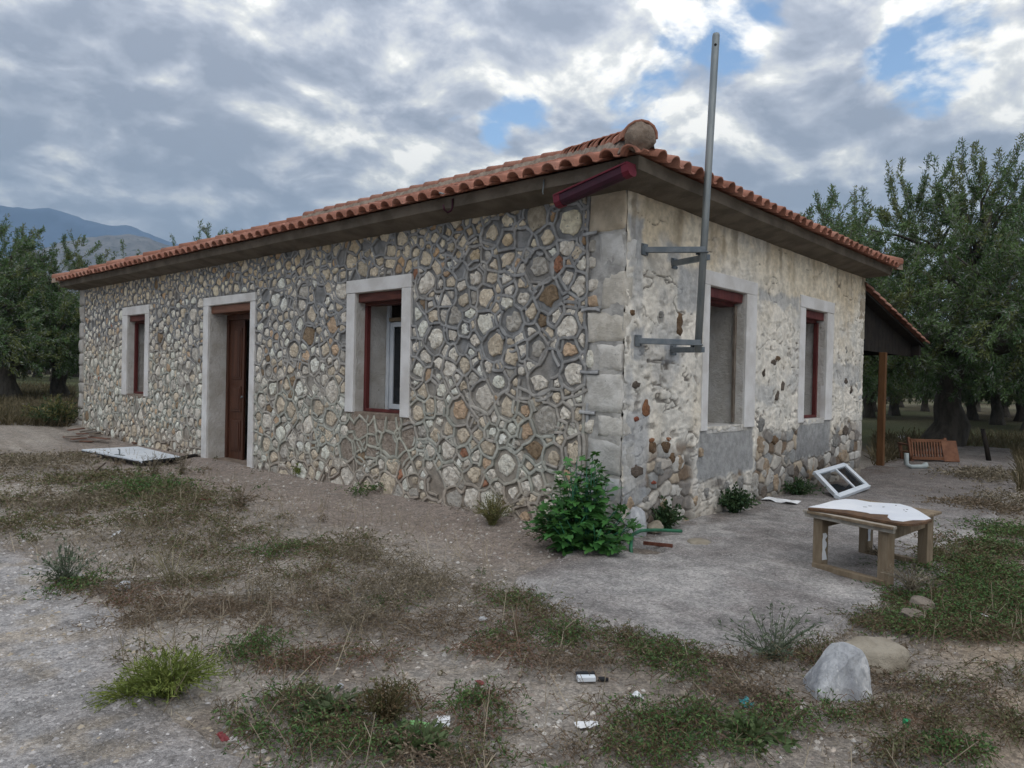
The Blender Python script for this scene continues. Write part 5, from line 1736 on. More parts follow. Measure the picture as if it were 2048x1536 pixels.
q = G(1813, 1459); zz = float(gz(q[0], q[1]))
cpx = MB().tube([(q[0], q[1], zz), (q[0], q[1], zz + 0.028), (q[0], q[1], zz + 0.032)], [0.017, 0.017, 0.013], 16)
tag(cpx.build("bottle_cap", M_green, None, False), "bright green bottle cap on the sandy soil at the bottom right", "bottle cap")
p_, q_ = G(388, 1003), G(428, 1001)
tag(MB().tube([(p_[0], p_[1], float(gz(p_[0], p_[1])) + 0.03), (q_[0], q_[1], float(gz(q_[0], q_[1])) + 0.03)], 0.014, 8).build("red_stick", M_red), "red plastic stick lying at the edge of the dry grass", "stick")
# ------------------------------------------------------------------ vegetation
class Bag:
    """collects leaf quads and ribbons with a colour per vertex"""
    def __init__(self): self.V, self.C = [], []

    def leaves(self, P, D, S, L, Wd, col, bend=0.0):
        P, D, S = (np.asarray(a, float) for a in (P, D, S))
        D = D / (np.linalg.norm(D, axis=1, keepdims=True) + 1e-9)
        S = S - D * (S * D).sum(1, keepdims=True); S = S / (np.linalg.norm(S, axis=1, keepdims=True) + 1e-9)
        L = np.broadcast_to(L, (len(P),))[:, None]; Wd = np.broadcast_to(Wd, (len(P),))[:, None]
        N = np.cross(D, S)
        q = np.stack([P, P + D * L * 0.5 + S * Wd / 2 + N * bend * L, P + D * L, P + D * L * 0.5 - S * Wd / 2 + N * bend * L], 1)
        self.V.append(q.reshape(-1, 3))
        self.C.append(np.repeat(np.broadcast_to(col, (len(P), 3)), 4, 0))

    def ribbons(self, P, Q, w, col, S=None, rng=np.random):
        P, Q = np.asarray(P, float), np.asarray(Q, float)
        D = Q - P
        if S is None: S = rng.randn(*P.shape)
        S = np.cross(D, S); S /= (np.linalg.norm(S, axis=1, keepdims=True) + 1e-9)
        w = np.broadcast_to(w, (len(P),))[:, None]
        q = np.stack([P - S * w / 2, P + S * w / 2, Q + S * w * 0.3, Q - S * w * 0.3], 1)
        self.V.append(q.reshape(-1, 3)); self.C.append(np.repeat(np.broadcast_to(col, (len(P), 3)), 4, 0))

    def mesh(self, name, m):
        V = np.concatenate(self.V); C = np.concatenate(self.C)
        return np_mesh(name, V, np.arange(len(V)).reshape(-1, 4), m, np.clip(C, 0, 1))


# ---- olive trees
def olive(seed, H, R, hb, lobes, nspr, nlf, leaf=0.11, r0=0.35, limbs=5, lean=(0, 0), upright=0.25, zs=1.0):
    """trunk and crown meshes, base at the origin. lobes: (x,y,z,rx,ry,rz,weight)"""
    r = np.random.RandomState(seed)
    tb = MB()
    base = Vector((0, 0, -0.3)); fork = Vector((lean[0], lean[1], hb))
    pts_, rad_ = [], []
    for k in range(7):
        t = k / 6
        p = base.lerp(fork, t) + Vector((r.uniform(-1, 1), r.uniform(-1, 1), 0)) * r0 * 0.22 * (t > 0)
        pts_.append(p); rad_.append(r0 * (1.45 - 0.75 * min(1, t * 1.8) + 0.25 * max(0, t - 0.7) / 0.3 + r.uniform(-0.06, 0.06)))
    tb.tube(pts_, rad_, 12)
    lob = np.array(lobes, float)
    lob[:, 2] = hb * 0.55 + (lob[:, 2] - hb * 0.55) * zs; lob[:, 5] *= 0.5 + 0.5 * zs
    for l in lob:
        c = Vector(l[:3])
        p0 = fork + Vector((r.uniform(-1, 1), r.uniform(-1, 1), -0.2)) * r0 * 0.5
        mid = p0.lerp(c, 0.5) + Vector((r.uniform(-1, 1), r.uniform(-1, 1), r.uniform(-0.2, 0.6))) * 0.35
        tb.tube([p0, p0.lerp(mid, 0.5) + Vector((0, 0, 0.1)), mid, c], [r0 * 0.55, r0 * 0.42, r0 * 0.30, r0 * 0.12], 8)
        for _ in range(4):
            e = c + Vector((r.uniform(-1, 1) * l[3], r.uniform(-1, 1) * l[4], r.uniform(-0.3, 1) * l[5])) * 0.8
            s0_ = mid.lerp(c, r.uniform(0.2, 1))
            tb.tube([s0_, s0_.lerp(e, 0.5) + Vector((r.uniform(-.15, .15), r.uniform(-.15, .15), 0.12)), e], [r0 * 0.14, r0 * 0.08, 0.012], 5)
    bag = Bag()
    wts = lob[:, 6] / lob[:, 6].sum()
    for li, l in enumerate(lob):
        ns = int(nspr * wts[li])
        g = r.randn(ns, 3); g /= np.linalg.norm(g, axis=1, keepdims=True)
        rad = r.rand(ns) ** 0.42
        # the crown is lumpy: tufts with gaps between
        lump = 1 + 0.22 * (np.sin(g[:, 0] * 5 + seed) * np.sin(g[:, 1] * 6 + 2 * seed) + np.sin(g[:, 2] * 7 + li))
        P = l[:3] + g * (rad * lump)[:, None] * l[3:6]
        ok = P[:, 2] > 0.7 + 0.5 * r.rand(ns)
        P, g = P[ok], g[ok]; ns = len(P)
        Dv = g * 0.7 + r.randn(ns, 3) * 0.45 + np.array((0, 0, 0.45 + upright)) * (0.4 + g[:, 2:3].clip(-0.2, 1))
        low = P[:, 2] < hb + 1.2
        Dv[low, 2] -= 0.75
        Dv /= np.linalg.norm(Dv, axis=1, keepdims=True)
        Ls = r.uniform(0.35, 0.85, ns) * (1 + 0.8 * (g[:, 2] > 0.65) * r.rand(ns))
        tint = r.rand(ns); yl = r.rand(ns)
        base_c = mixc((0.052, 0.108, 0.038), (0.130, 0.205, 0.078), tint)
        base_c = mixc(base_c, (0.17, 0.185, 0.065), (yl > 0.80) * 0.7)
        n = nlf
        Ls = Ls * 0.9
        t = r.rand(ns, n) ** 0.8
        pos = P[:, None] + Dv[:, None] * (t * Ls[:, None])[..., None] + r.randn(ns, n, 3) * 0.035
        ld = Dv[:, None] * 0.75 + r.randn(ns, n, 3) * 0.62
        sd_ = r.randn(ns, n, 3)
        c = base_c[:, None] * (0.75 + 0.6 * r.rand(ns, n, 1))
        c = np.where(r.rand(ns, n, 1) < 0.26, np.array((0.20, 0.225, 0.185)), c)      # silvery undersides
        bag.leaves(pos.reshape(-1, 3), ld.reshape(-1, 3), sd_.reshape(-1, 3), leaf * r.uniform(0.7, 1.3, ns * n), leaf * 0.26, c.reshape(-1, 3))
        bag.ribbons(P, P + Dv * Ls[:, None], 0.016, (0.05, 0.042, 0.03), rng=r)
    tm = py_mesh("trunk", tb.V, tb.F, M_bark, None, True)
    return tm, bag.mesh("crown", M_leaf)


def plant_tree(tm, cm, label, loc, rz=0.0, s=1.0, group=None, first=None):
    t = thing("olive_tree", label, "tree", loc, rz, group)
    t.scale = (s, s, s)
    obj("trunk", tm, t); obj("crown", cm, t)
    return t


# the big old tree on the right
bt, bc = olive(4, 9.5, 5.5, 2.4, [(-1.6, 2.2, 5.0, 2.3, 2.0, 2.0, 1.0), (0.6, 0.4, 6.6, 2.0, 2.0, 1.9, 1.1), (1.6, -2.4, 5.4, 2.2, 2.2, 2.2, 1.1), (-1.8, -1.6, 4.2, 2.1, 2.2, 1.9, 1.2),
                                  (-2.2, 0.6, 3.3, 1.8, 2.0, 1.3, 0.9), (-1.0, -4.0, 3.3, 2.0, 1.8, 1.7, 0.9), (1.8, 2.2, 4.0, 2.0, 2.0, 1.9, 0.8), (0.2, -0.9, 7.4, 1.2, 1.2, 1.1, 0.4), (0.4, -3.4, 6.6, 1.3, 1.3, 1.2, 0.4),
                                  (-2.6, 1.8, 3.2, 1.7, 1.7, 1.2, 0.6), (-2.4, -3.6, 3.0, 1.7, 1.7, 1.2, 0.6), (-0.5, -5.2, 3.0, 1.7, 1.7, 1.4, 0.6), (1.0, -5.0, 4.8, 1.7, 1.7, 1.6, 0.5)],
               2100, 118, 0.108, 0.44, lean=(0.15, -0.25), upright=0.45, zs=0.77)
q = G(1885, 893)
plant_tree(bt, bc, "huge old olive tree with thick trunk right behind the bench", (q[0], q[1], 0))
t2, c2 = olive(9, 8.0, 4.0, 1.9, [(-0.8, 1.5, 4.6, 1.8, 1.8, 1.7, 1), (0.8, -1.2, 5.0, 1.9, 1.9, 1.8, 1), (0.0, 0.2, 6.3, 1.5, 1.5, 1.4, 0.7), (-1.4, -1.4, 3.4, 1.8, 1.8, 1.3, 0.8), (1.3, 1.4, 3.6, 1.8, 1.8, 1.4, 0.8)], 900, 100, 0.12, 0.32, upright=0.4, zs=0.8)
t3, c3 = olive(15, 7.0, 3.8, 1.6, [(-1.0, 1.2, 3.7, 1.9, 1.9, 1.6, 1), (1.1, -1.0, 4.1, 1.9, 2.0, 1.7, 1), (0.1, 0.4, 5.2, 1.6, 1.6, 1.3, 0.8), (1.0, 1.6, 2.9, 1.7, 1.7, 1.2, 0.7), (-1.4, -1.5, 2.7, 1.8, 1.7, 1.3, 0.9), (1.5, -1.9, 2.4, 1.5, 1.5, 1.0, 0.6), (-1.8, 1.5, 2.3, 1.5, 1.5, 1.0, 0.6)], 900, 100, 0.12, 0.36, upright=0.1, zs=0.92)


def at_dist(px, dist):
    d = vdir(px, 760); hh = math.hypot(d[0], d[1])
    x, y = CAM[0] + d[0] / hh * dist, CAM[1] + d[1] / hh * dist
    return (x, y, float(gz(x, y)))


plant_tree(t2, c2, "feathery olive tree rising behind the right end of the roof", at_dist(1660, 30), 0.7, 1.22)
plant_tree(t3, c3, "olive tree at the right picture edge behind the big one", at_dist(2075, 33), 2.1, 1.15)
plant_tree(t3, c3, "bushy olive tree whose crown overhangs the far left end of the roof", at_dist(120, 30), 0.4, 0.88)
plant_tree(t3, c3, "olive tree at the left picture edge beside the bushy one", at_dist(18, 29), 1.9, 0.90)
plant_tree(t2, c2, "olive tree half hidden behind the far left corner of the house", at_dist(200, 38), 4.0, 0.70)
plant_tree(t2, c2, "distant olive tree whose top twigs show above the roof on the left", at_dist(442, 38), 2.7, 1.12)
rb = np.random.RandomState(22)
far_spots = [(1738, 39), (1790, 43), (1945, 41), (1995, 37), (2045, 42), (1745, 48), (1800, 60), (1850, 52), (1905, 66), (1955, 56), (2010, 47), (2060, 62), (2110, 50), (1725, 75), (1780, 82), (1875, 88), (1930, 95), (1990, 84), (2050, 92), (2120, 80),
             (-30, 42), (30, 55), (75, 62), (110, 50), (150, 66), (185, 58), (-60, 60), (0, 78), (55, 85), (95, 90), (135, 84), (170, 92), (215, 75), (-100, 50)]
for i, (px, ds) in enumerate(far_spots):
    src = (t2, c2) if i % 2 else (t3, c3)
    left = px < 400
    plant_tree(*src, "shadowy olive tree in the far rows of the grove " + ("left of the house" if left else "right of the house"), at_dist(px, ds), rb.uniform(0, 6.28), rb.uniform(0.68, 0.85), "olive trees far back in the grove " + ("on the left" if left else "on the right"))
# grove beyond, read as one mass
bag = Bag(); rg = np.random.RandomState(2)
for px0, px1, ds in ((-260, 420, 125), (1690, 2300, 120)):
    n = 9000
    px = rg.uniform(px0, px1, n); dist = ds + rg.uniform(-12, 25, n)
    D_ = np.array([vdir(p, 760) for p in px]); D_ /= np.hypot(D_[:, 0], D_[:, 1])[:, None]
    P_ = CAM + D_ * dist[:, None]
    hmax = 4.2 + 2.4 * fbm(px * 0.03, px * 0 + 1.0, 3, 3)
    P_[:, 2] = gz(P_[:, 0], P_[:, 1]) + 0.5 + hmax * rg.rand(n) ** 0.8
    bag.leaves(P_, rg.randn(n, 3), rg.randn(n, 3), 0.9, 0.5, mixc((0.03, 0.045, 0.025), (0.075, 0.09, 0.055), rg.rand(n)))
tag(obj("distant_grove", bag.mesh("distant_grove", M_leaf)), kind="stuff")

# ---- ground cover
rw = np.random.RandomState(8)


def creep(bag, cx, cy, R_, n_st, per, cols, stem, hgt=0.05, lf=0.016, wd=0.007, zoff=0.0, asp=1.0, zf=None):
    """a low mat: stems that radiate over the soil, leaves along them"""
    a = rw.uniform(0, 2 * math.pi, n_st); L = R_ * (0.35 + 0.65 * rw.rand(n_st))
    off = rw.randn(n_st, 2) * R_ * 0.28
    kp = fbm((cx + off[:, 0]) * 7, (cy + off[:, 1]) * 7, 131, 2) > 0.45
    a, L, off = a[kp], L[kp], off[kp]; n_st = len(a)
    if n_st == 0: return
    K = 5
    t = np.linspace(0, 1, K)
    curve = rw.uniform(-0.9, 0.9, n_st)
    ang = a[:, None] + curve[:, None] * t
    x = cx + off[:, :1] + np.cumsum(np.cos(ang), 1) / K * L[:, None]
    y = cy + off[:, 1:] + np.cumsum(np.sin(ang), 1) / K * L[:, None] * asp
    g0 = (zf or gz)(x, y) + zoff
    hh = hgt * (0.3 + rw.rand(n_st))[:, None] * np.sin(math.pi * np.clip(t * 0.8 + 0.1, 0, 1)) + 0.006
    z = g0 + hh
    Pn = np.stack([x, y, z], -1)
    cs = np.array(stem) * (0.7 + 0.6 * rw.rand(n_st, 1))
    for k in range(K - 1):
        bag.ribbons(Pn[:, k], Pn[:, k + 1], 0.0035, cs * 1.15, rng=rw)
    ti = rw.rand(n_st, per)
    idx = np.clip((ti * (K - 1)).astype(int), 0, K - 2); fr = ti * (K - 1) - idx
    ar = np.arange(n_st)[:, None]
    P_ = Pn[ar, idx] * (1 - fr[..., None]) + Pn[ar, idx + 1] * fr[..., None]
    Dd = Pn[ar, idx + 1] - Pn[ar, idx]
    Dd = Dd / (np.linalg.norm(Dd, axis=-1, keepdims=True) + 1e-9) + rw.randn(n_st, per, 3) * np.array((0.8, 0.8, 0.5)) + np.array((0, 0, 0.35))
    pick = rw.randint(0, len(cols), n_st)
    C_ = np.array(cols)[pick][:, None] * (0.65 + 0.7 * rw.rand(n_st, per, 1))
    P_, Dd, C_ = P_.reshape(-1, 3), Dd.reshape(-1, 3), C_.reshape(-1, 3)
    ok_ = np.ones(len(P_), bool)
    for (qx_, qy_, qr_) in CLEAR:
        if abs(qx_ - cx) < 1.2 and abs(qy_ - cy) < 1.2: ok_ &= np.hypot(P_[:, 0] - qx_, P_[:, 1] - qy_) > qr_
    P_, Dd, C_ = P_[ok_], Dd[ok_], C_[ok_]; n_ = len(P_)
    if n_: bag.leaves(P_, Dd, rw.randn(n_, 3) + np.array((0, 0, 0.2)), lf * rw.uniform(0.6, 1.4, n_), wd, C_)


GREEN = [(0.070, 0.135, 0.045), (0.092, 0.165, 0.05), (0.055, 0.115, 0.04), (0.12, 0.17, 0.065)]
OLIVE_ = [(0.125, 0.135, 0.065), (0.15, 0.145, 0.078), (0.10, 0.115, 0.055), (0.165, 0.14, 0.085)]
BROWN_ = [(0.165, 0.128, 0.09), (0.20, 0.155, 0.11), (0.135, 0.10, 0.072), (0.23, 0.185, 0.135)]
RED_ = [(0.15, 0.11, 0.08), (0.125, 0.105, 0.06), (0.18, 0.135, 0.10), (0.115, 0.125, 0.06)]
DEAD_ = [(0.185, 0.152, 0.112), (0.235, 0.20, 0.15), (0.15, 0.125, 0.092), (0.27, 0.235, 0.175)]
gbag, bbag = Bag(), Bag()
# px, py, radius (m), kind
mats = [(450, 1295, .30, 'g'), (480, 1310, .28, 'g'), (400, 1290, .22, 'o'), (520, 1290, .25, 'g'), (620, 1095, .55, 'o'), (680, 1110, .5, 'o'), (560, 1100, .45, 'g'), (700, 1150, .5, 'o'), (600, 1150, .5, 'o'), (650, 1190, .4, 'b'),
        (960, 1400, .25, 'g'), (930, 1420, .25, 'g'), (990, 1430, .25, 'g'), (980, 1390, .22, 'r'), (950, 1450, .22, 'r'), (1330, 1310, .35, 'g'), (1290, 1290, .32, 'g'), (1370, 1340, .30, 'g'), (1250, 1270, .3, 'o'), (1390, 1310, .28, 'o'),
        (560, 1400, .25, 'g'), (520, 1430, .25, 'g'), (600, 1440, .28, 'g'), (540, 1470, .25, 'g'), (620, 1500, .28, 'g'), (680, 1520, .28, 'g'), (700, 1470, .25, 'o'), (600, 1400, .25, 'o'), (650, 1450, .25, 'g'),
        (1000, 1185, .35, 'o'), (1040, 1200, .35, 'g'), (1080, 1220, .35, 'o'), (1100, 1260, .38, 'g'), (1150, 1270, .35, 'g'), (1050, 1250, .35, 'b'), (1180, 1240, .35, 'b'), (1000, 1290, .35, 'r'), (1030, 1310, .28, 'r'), (960, 1300, .3, 'r'), (1020, 1270, .28, 'g'),
        (230, 955, .9, 'o'), (300, 975, .9, 'g'), (350, 990, .8, 'o'), (400, 1015, .7, 'o'), (330, 1010, .8, 'o'), (250, 985, .8, 'g'), (430, 1040, .6, 'o'), (480, 1065, .55, 'o'), (300, 1045, .7, 'o'), (200, 1010, .7, 'o'), (120, 960, 1.0, 'o'), (60, 930, 1.2, 'd'), (40, 1000, .8, 'o'), (130, 1010, .8, 'd'), (100, 1060, .6, 'o'), (40, 1045, .6, 'o'),
        (260, 1080, .6, 'd'), (360, 1090, .6, 'o'), (430, 1110, .5, 'o'), (500, 1130, .5, 'o'), (340, 1140, .5, 'd'), (420, 1160, .45, 'o'), (300, 1180, .4, 'r'), (260, 1200, .35, 'r'), (230, 1180, .35, 'b'), (350, 1210, .4, 'b'), (170, 1165, .35, 'g'), (140, 1175, .3, 'g'), (420, 1220, .4, 'b'), (280, 1240, .35, 'b'), (250, 1290, .28, 'o'), (280, 1310, .25, 'o'),
        (790, 1190, .5, 'd'), (840, 1160, .5, 'd'), (760, 1120, .5, 'd'), (720, 1080, .4, 'o'), (820, 1210, .35, 'g'), (760, 1230, .4, 'b'), (860, 1250, .35, 'b'), (700, 1250, .35, 'd'), (630, 1310, .3, 'r'), (600, 1320, .25, 'r'), (560, 1330, .25, 'r'), (740, 1310, .3, 'r'), (700, 1300, .28, 'o'),
        (1330, 1420, .3, 'g'), (1290, 1440, .3, 'g'), (1370, 1430, .3, 'g'), (1420, 1440, .28, 'g'), (1250, 1480, .28, 'o'), (1350, 1480, .28, 'g'), (1290, 1510, .25, 'g'), (1180, 1400, .28, 'b'), (1220, 1420, .25, 'o'), (1140, 1500, .25, 'b'), (1080, 1480, .25, 'b'), (1070, 1520, .25, 'g'), (1440, 1490, .25, 'g'),
        (1500, 1390, .3, 'b'), (1450, 1370, .3, 'b'), (1560, 1400, .28, 'b'), (1600, 1420, .25, 'g'), (1650, 1430, .25, 'g'), (1560, 1440, .25, 'g'), (1480, 1330, .3, 'b'), (1600, 1305, .28, 'o'), (1650, 1300, .28, 'o'), (1620, 1320, .25, 'r'), (1560, 1325, .25, 'o'),
        (1750, 1245, .4, 'o'), (1800, 1250, .45, 'g'), (1850, 1265, .45, 'g'), (1900, 1270, .45, 'g'), (1950, 1280, .4, 'o'), (2000, 1270, .45, 'g'), (1950, 1235, .5, 'g'), (2030, 1240, .5, 'g'), (1880, 1220, .5, 'g'), (1990, 1200, .5, 'g'), (1920, 1180, .5, 'g'), (1870, 1150, .45, 'g'), (2030, 1160, .55, 'g'), (1960, 1140, .55, 'g'), (1900, 1120, .5, 'o'), (2000, 1100, .6, 'g'), (2040, 1070, .7, 'g'), (1830, 1190, .4, 'g'), (1940, 1100, .5, 'o'),
        (1850, 1430, .3, 'b'), (1920, 1400, .3, 'o'), (1980, 1370, .3, 'o'), (1800, 1370, .28, 'b'), (1880, 1470, .28, 'o'), (1950, 1450, .28, 'b'), (2010, 1480, .28, 'o'), (1760, 1440, .25, 'o'), (1700, 1480, .25, 'b'), (1820, 1510, .25, 'o'), (1900, 1520, .25, 'g'), (2000, 1420, .28, 'b'), (1940, 1360, .3, 'b'),
        (770, 1390, .25, 'o'), (800, 1400, .22, 'r'), (740, 1420, .25, 'b'), (780, 1440, .25, 'o'), (850, 1430, .22, 'b'), (700, 1385, .2, 'b'), (740, 1490, .25, 'g'), (820, 1510, .25, 'b'), (900, 1520, .25, 'b'), (960, 1510, .22, 'o'), (560, 1250, .3, 'b'), (500, 1210, .35, 'b'), (600, 1215, .3, 'b'), (540, 1180, .4, 'd'), (1120, 1320, .28, 'b'), (1200, 1310, .3, 'b'), (930, 1270, .28, 'b'), (880, 1200, .35, 'd'), (920, 1230, .3, 'b'),
        (1930, 1010, .6, 'b'), (1990, 1020, .7, 'b'), (2040, 1010, .8, 'd'), (1880, 1080, .4, 'b'), (2030, 960, 1.0, 'd'), (1960, 960, .9, 'd'), (880, 1000, .0, 'd'), (730, 988, .35, 'g'), (1110, 1075, .3, 'b'), (1390, 1055, .0, 'g')]
for (px, py, R_, kd) in mats:
    if R_ <= 0: continue
    q = G(px, py, 0.02)
    dist = math.hypot(q[0] - CAM[0], q[1] - CAM[1])
    dn = min(1.0, 4.5 / dist) ** 0.8
    R_ = R_ * (0.82 if kd in 'gor' else 0.9)
    n_st = int((380 if (px > 1740 and kd in 'go') else 175 if kd == 'g' else 125) * (R_ / 0.3) ** 1.6 * dn); sc = max(1.0, dist / 5.0)
    big = dict(lf=0.018 * sc, wd=0.0075 * sc)
    cols, stem, hgt, bag = {'g': (GREEN, (0.10, 0.06, 0.04), 0.06, gbag), 'o': (OLIVE_, (0.12, 0.075, 0.05), 0.06, gbag), 'b': (BROWN_, (0.12, 0.085, 0.06), 0.05, bbag), 'r': (RED_, (0.17, 0.09, 0.065), 0.05, bbag), 'd': (DEAD_, (0.16, 0.13, 0.09), 0.10, bbag)}[kd]
    creep(bag, q[0], q[1], R_, n_st, 9, cols, stem, hgt * min(1.6, sc), asp=1.0, **big)
# thin scatter of small weeds everywhere off the hard surfaces
ns = 1500
sx, sy = rw.uniform(-5.2, 3.0, ns), rw.uniform(-3.7, 11.0, ns)
keep = (seg_dist(sx, sy, APRON) < -0.03) & (seg_dist(sx, sy, SLAB) < 0.05) & ~((sx > -0.06) & (sy > -0.05)) & (fbm(sx * 1.3, sy * 1.3, 91, 3) > 0.44)
keep &= ~((sx > -1.3) & (sy > -0.3) & (rw.rand(ns) < 0.93))
for x_, y_ in zip(sx[keep], sy[keep]):
    dist = math.hypot(x_ - CAM[0], y_ - CAM[1]); sc = max(1, dist / 5)
    u = rw.rand()
    cols = BROWN_ if u < 0.5 else DEAD_ if u < 0.72 else OLIVE_ if u < 0.9 else GREEN
    creep(bbag if u < 0.72 else gbag, x_, y_, rw.uniform(0.04, 0.16) * min(sc, 1.6), int(9 + rw.rand() * 12), 6, cols, (0.13, 0.10, 0.07), 0.04 * min(1.5, sc), 0.016 * sc, 0.006 * sc)
tag(obj("green_ground_cover", gbag.mesh("green_ground_cover", M_weed)), kind="stuff")
tag(obj("dry_ground_cover", bbag.mesh("dry_ground_cover", M_weed)), kind="stuff")

# dry stalks and straw
sb = Bag()
n = 5500
sx, sy = rw.uniform(-5.0, 1.5, n), rw.uniform(-3.6, 11, n)
keep = (seg_dist(sx, sy, APRON) < 0.0) & (seg_dist(sx, sy, SLAB) < 0.1) & (sx < -0.9 + 0.6 * (sy < 0)) & ((fbm(sx * 0.9, sy * 0.9, 95, 3) > 0.47) | (rw.rand(n) < 0.2))
sx, sy = sx[keep], sy[keep]; n = len(sx)
P_ = np.stack([sx, sy, gz(sx, sy)], -1)
T_ = P_ + np.stack([rw.randn(n) * 0.07, rw.randn(n) * 0.07, 0.05 + 0.20 * rw.rand(n) ** 1.5], -1)
cst = mixc((0.19, 0.15, 0.105), (0.42, 0.36, 0.27), rw.rand(n))
sb.ribbons(P_, T_, 0.005, cst, rng=rw)
for _ in range(2):
    M__ = P_ + (T_ - P_) * rw.uniform(0.4, 0.95, (n, 1))
    sb.ribbons(M__, M__ + np.stack([rw.randn(n) * 0.035, rw.randn(n) * 0.035, 0.02 + 0.05 * rw.rand(n)], -1), 0.003, cst, rng=rw)
# fallen straws lying flat
n = 11000
sx, sy = rw.uniform(-4.8, 0.5, n), rw.uniform(-3.5, 7, n)
keep = (seg_dist(sx, sy, APRON) < 0.0) & (seg_dist(sx, sy, SLAB) < 0.05) & (sx < -0.2)
sx, sy = sx[keep], sy[keep]; n = len(sx)
P_ = np.stack([sx, sy, gz(sx, sy) + 0.006], -1); a = rw.rand(n) * 6.28; l_ = rw.uniform(0.03, 0.14, n)
Q_ = P_ + np.stack([np.cos(a) * l_, np.sin(a) * l_, rw.rand(n) * 0.012], -1); Q_[:, 2] = np.maximum(Q_[:, 2], gz(Q_[:, 0], Q_[:, 1]) + 0.004)
sb.ribbons(P_, Q_, 0.0032, mixc((0.15, 0.12, 0.085), (0.46, 0.40, 0.31), rw.rand(n)), S=np.tile((0, 0, 1.0), (n, 1)))
tag(obj("dry_straw", sb.mesh("dry_straw", M_weed)), kind="stuff")
# far tall dry grass left of the house and behind the bench
fb = Bag(); n = 16000
px = np.concatenate([rw.uniform(-40, 150, n // 2), rw.uniform(1745, 2090, n // 2)]); py = np.concatenate([rw.uniform(800, 872, n // 2), rw.uniform(872, 985, n // 2)])
P_ = np.array([G(a, b, 0.0) for a, b in zip(px, py)])
ok = (np.hypot(P_[:, 0], P_[:, 1]) < 60) & ~((P_[:, 0] > -0.2) & (P_[:, 0] < 7.5) & (P_[:, 1] > -0.2) & (P_[:, 1] < 15.1)) & (seg_dist(P_[:, 0], P_[:, 1], APRON) < 0.0)
P_ = P_[ok]; n = len(P_); P_[:, 2] = gz(P_[:, 0], P_[:, 1])
fb.ribbons(P_, P_ + np.stack([rw.randn(n) * 0.1, rw.randn(n) * 0.1, 0.10 + 0.22 * rw.rand(n)], -1), 0.02, mixc((0.075, 0.06, 0.035), (0.17, 0.14, 0.085), rw.rand(n)), rng=rw)
tag(obj("tall_dry_grass", fb.mesh("tall_dry_grass", M_weed)), kind="stuff")

# ---- single plants
def tuft(name, label, cat, c, hgt, R_, n, cols, lf, wd, per=10, droop=0.3, m=M_weed, zf=None):
    """a plant of many thin stems from one base"""
    t = thing(name, label, cat, c)
    bag, stm = Bag(), Bag()
    a = rw.uniform(0, 6.283, n); sp_ = rw.rand(n) ** 0.6
    tip = np.stack([np.cos(a) * sp_ * R_, np.sin(a) * sp_ * R_, hgt * (1 - 0.55 * sp_ ** 2) * rw.uniform(0.6, 1.1, n)], -1)
    mid = tip * 0.5 + np.array((0, 0, 1)) * (hgt * droop * sp_)[:, None] * 0.5
    b0 = rw.randn(n, 3) * np.array((R_ * 0.08, R_ * 0.08, 0))
    cs = np.array(cols)[rw.randint(0, len(cols), n)] * (0.7 + 0.5 * rw.rand(n, 1))
    stm.ribbons(b0, mid, 0.005 + wd * 0.15, cs * 0.9, rng=rw); stm.ribbons(mid, tip, 0.004 + wd * 0.1, cs, rng=rw)
    ti = rw.rand(n, per) * 0.95 + 0.05
    P_ = np.where(ti[..., None] < 0.5, b0[:, None] + (mid - b0)[:, None] * (ti * 2)[..., None], mid[:, None] + (tip - mid)[:, None] * (ti * 2 - 1)[..., None])
    Dd = (tip - mid)[:, None] / hgt + rw.randn(n, per, 3) * 0.55 + np.array((0, 0, 0.2))
    C_ = cs[:, None] * (0.7 + 0.6 * rw.rand(n, per, 1))
    bag.leaves(P_.reshape(-1, 3), Dd.reshape(-1, 3), rw.randn(n * per, 3), lf * rw.uniform(0.6, 1.3, n * per), wd, C_.reshape(-1, 3))
    obj("stems", stm.mesh("stems", m), t); obj("foliage", bag.mesh("foliage", m), t)
    return t


YG = [(0.16, 0.20, 0.045), (0.13, 0.17, 0.04), (0.19, 0.22, 0.06)]
DY = [(0.17, 0.16, 0.06), (0.13, 0.14, 0.055), (0.21, 0.19, 0.09)]
GG = [(0.13, 0.16, 0.11), (0.10, 0.13, 0.085), (0.16, 0.18, 0.13)]
DG = [(0.03, 0.065, 0.03), (0.045, 0.085, 0.035), (0.055, 0.09, 0.04)]


def gp(px, py, lift=0.0):
    q = G(px, py); return (q[0], q[1], float(gz(q[0], q[1])) + lift)


tuft("grass_tuft", "bright yellow green bushy tuft at the edge of the concrete track", "plant", gp(338, 1390), 0.20, 0.29, 220, YG, 0.035, 0.006, 14, 0.5)
tuft("grass_tuft", "smaller yellow green sprawl at the foot of the bright tuft", "plant", gp(265, 1395), 0.08, 0.22, 90, YG, 0.03, 0.006, 12, 0.5)
tuft("dry_shrub", "yellowish dry tuft against the facade left of the leafy bush", "plant", gp(985, 1050), 0.34, 0.24, 170, DY, 0.03, 0.007, 12)
tuft("weed_plant", "tiny yellow green weed at the wall right of the doorway", "plant", gp(603, 958), 0.22, 0.14, 60, YG, 0.05, 0.014, 10)
tuft("weed_plant", "dark bushy weed at the far left foot of the house", "plant", (-0.35, 15.2, float(gz(-0.35, 15.2)) - 0.05), 0.75, 0.75, 170, DG + DY, 0.09, 0.025, 14)
tuft("weed_plant", "grey green stalky weed beside the concrete track on the left", "plant", gp(130, 1168), 0.32, 0.24, 45, GG, 0.04, 0.012, 12, 0.2)
tuft("weed_plant", "grey green stalky weed in front of the concrete apron", "plant", gp(1545, 1316), 0.32, 0.36, 50, GG, 0.035, 0.009, 12, 0.2)
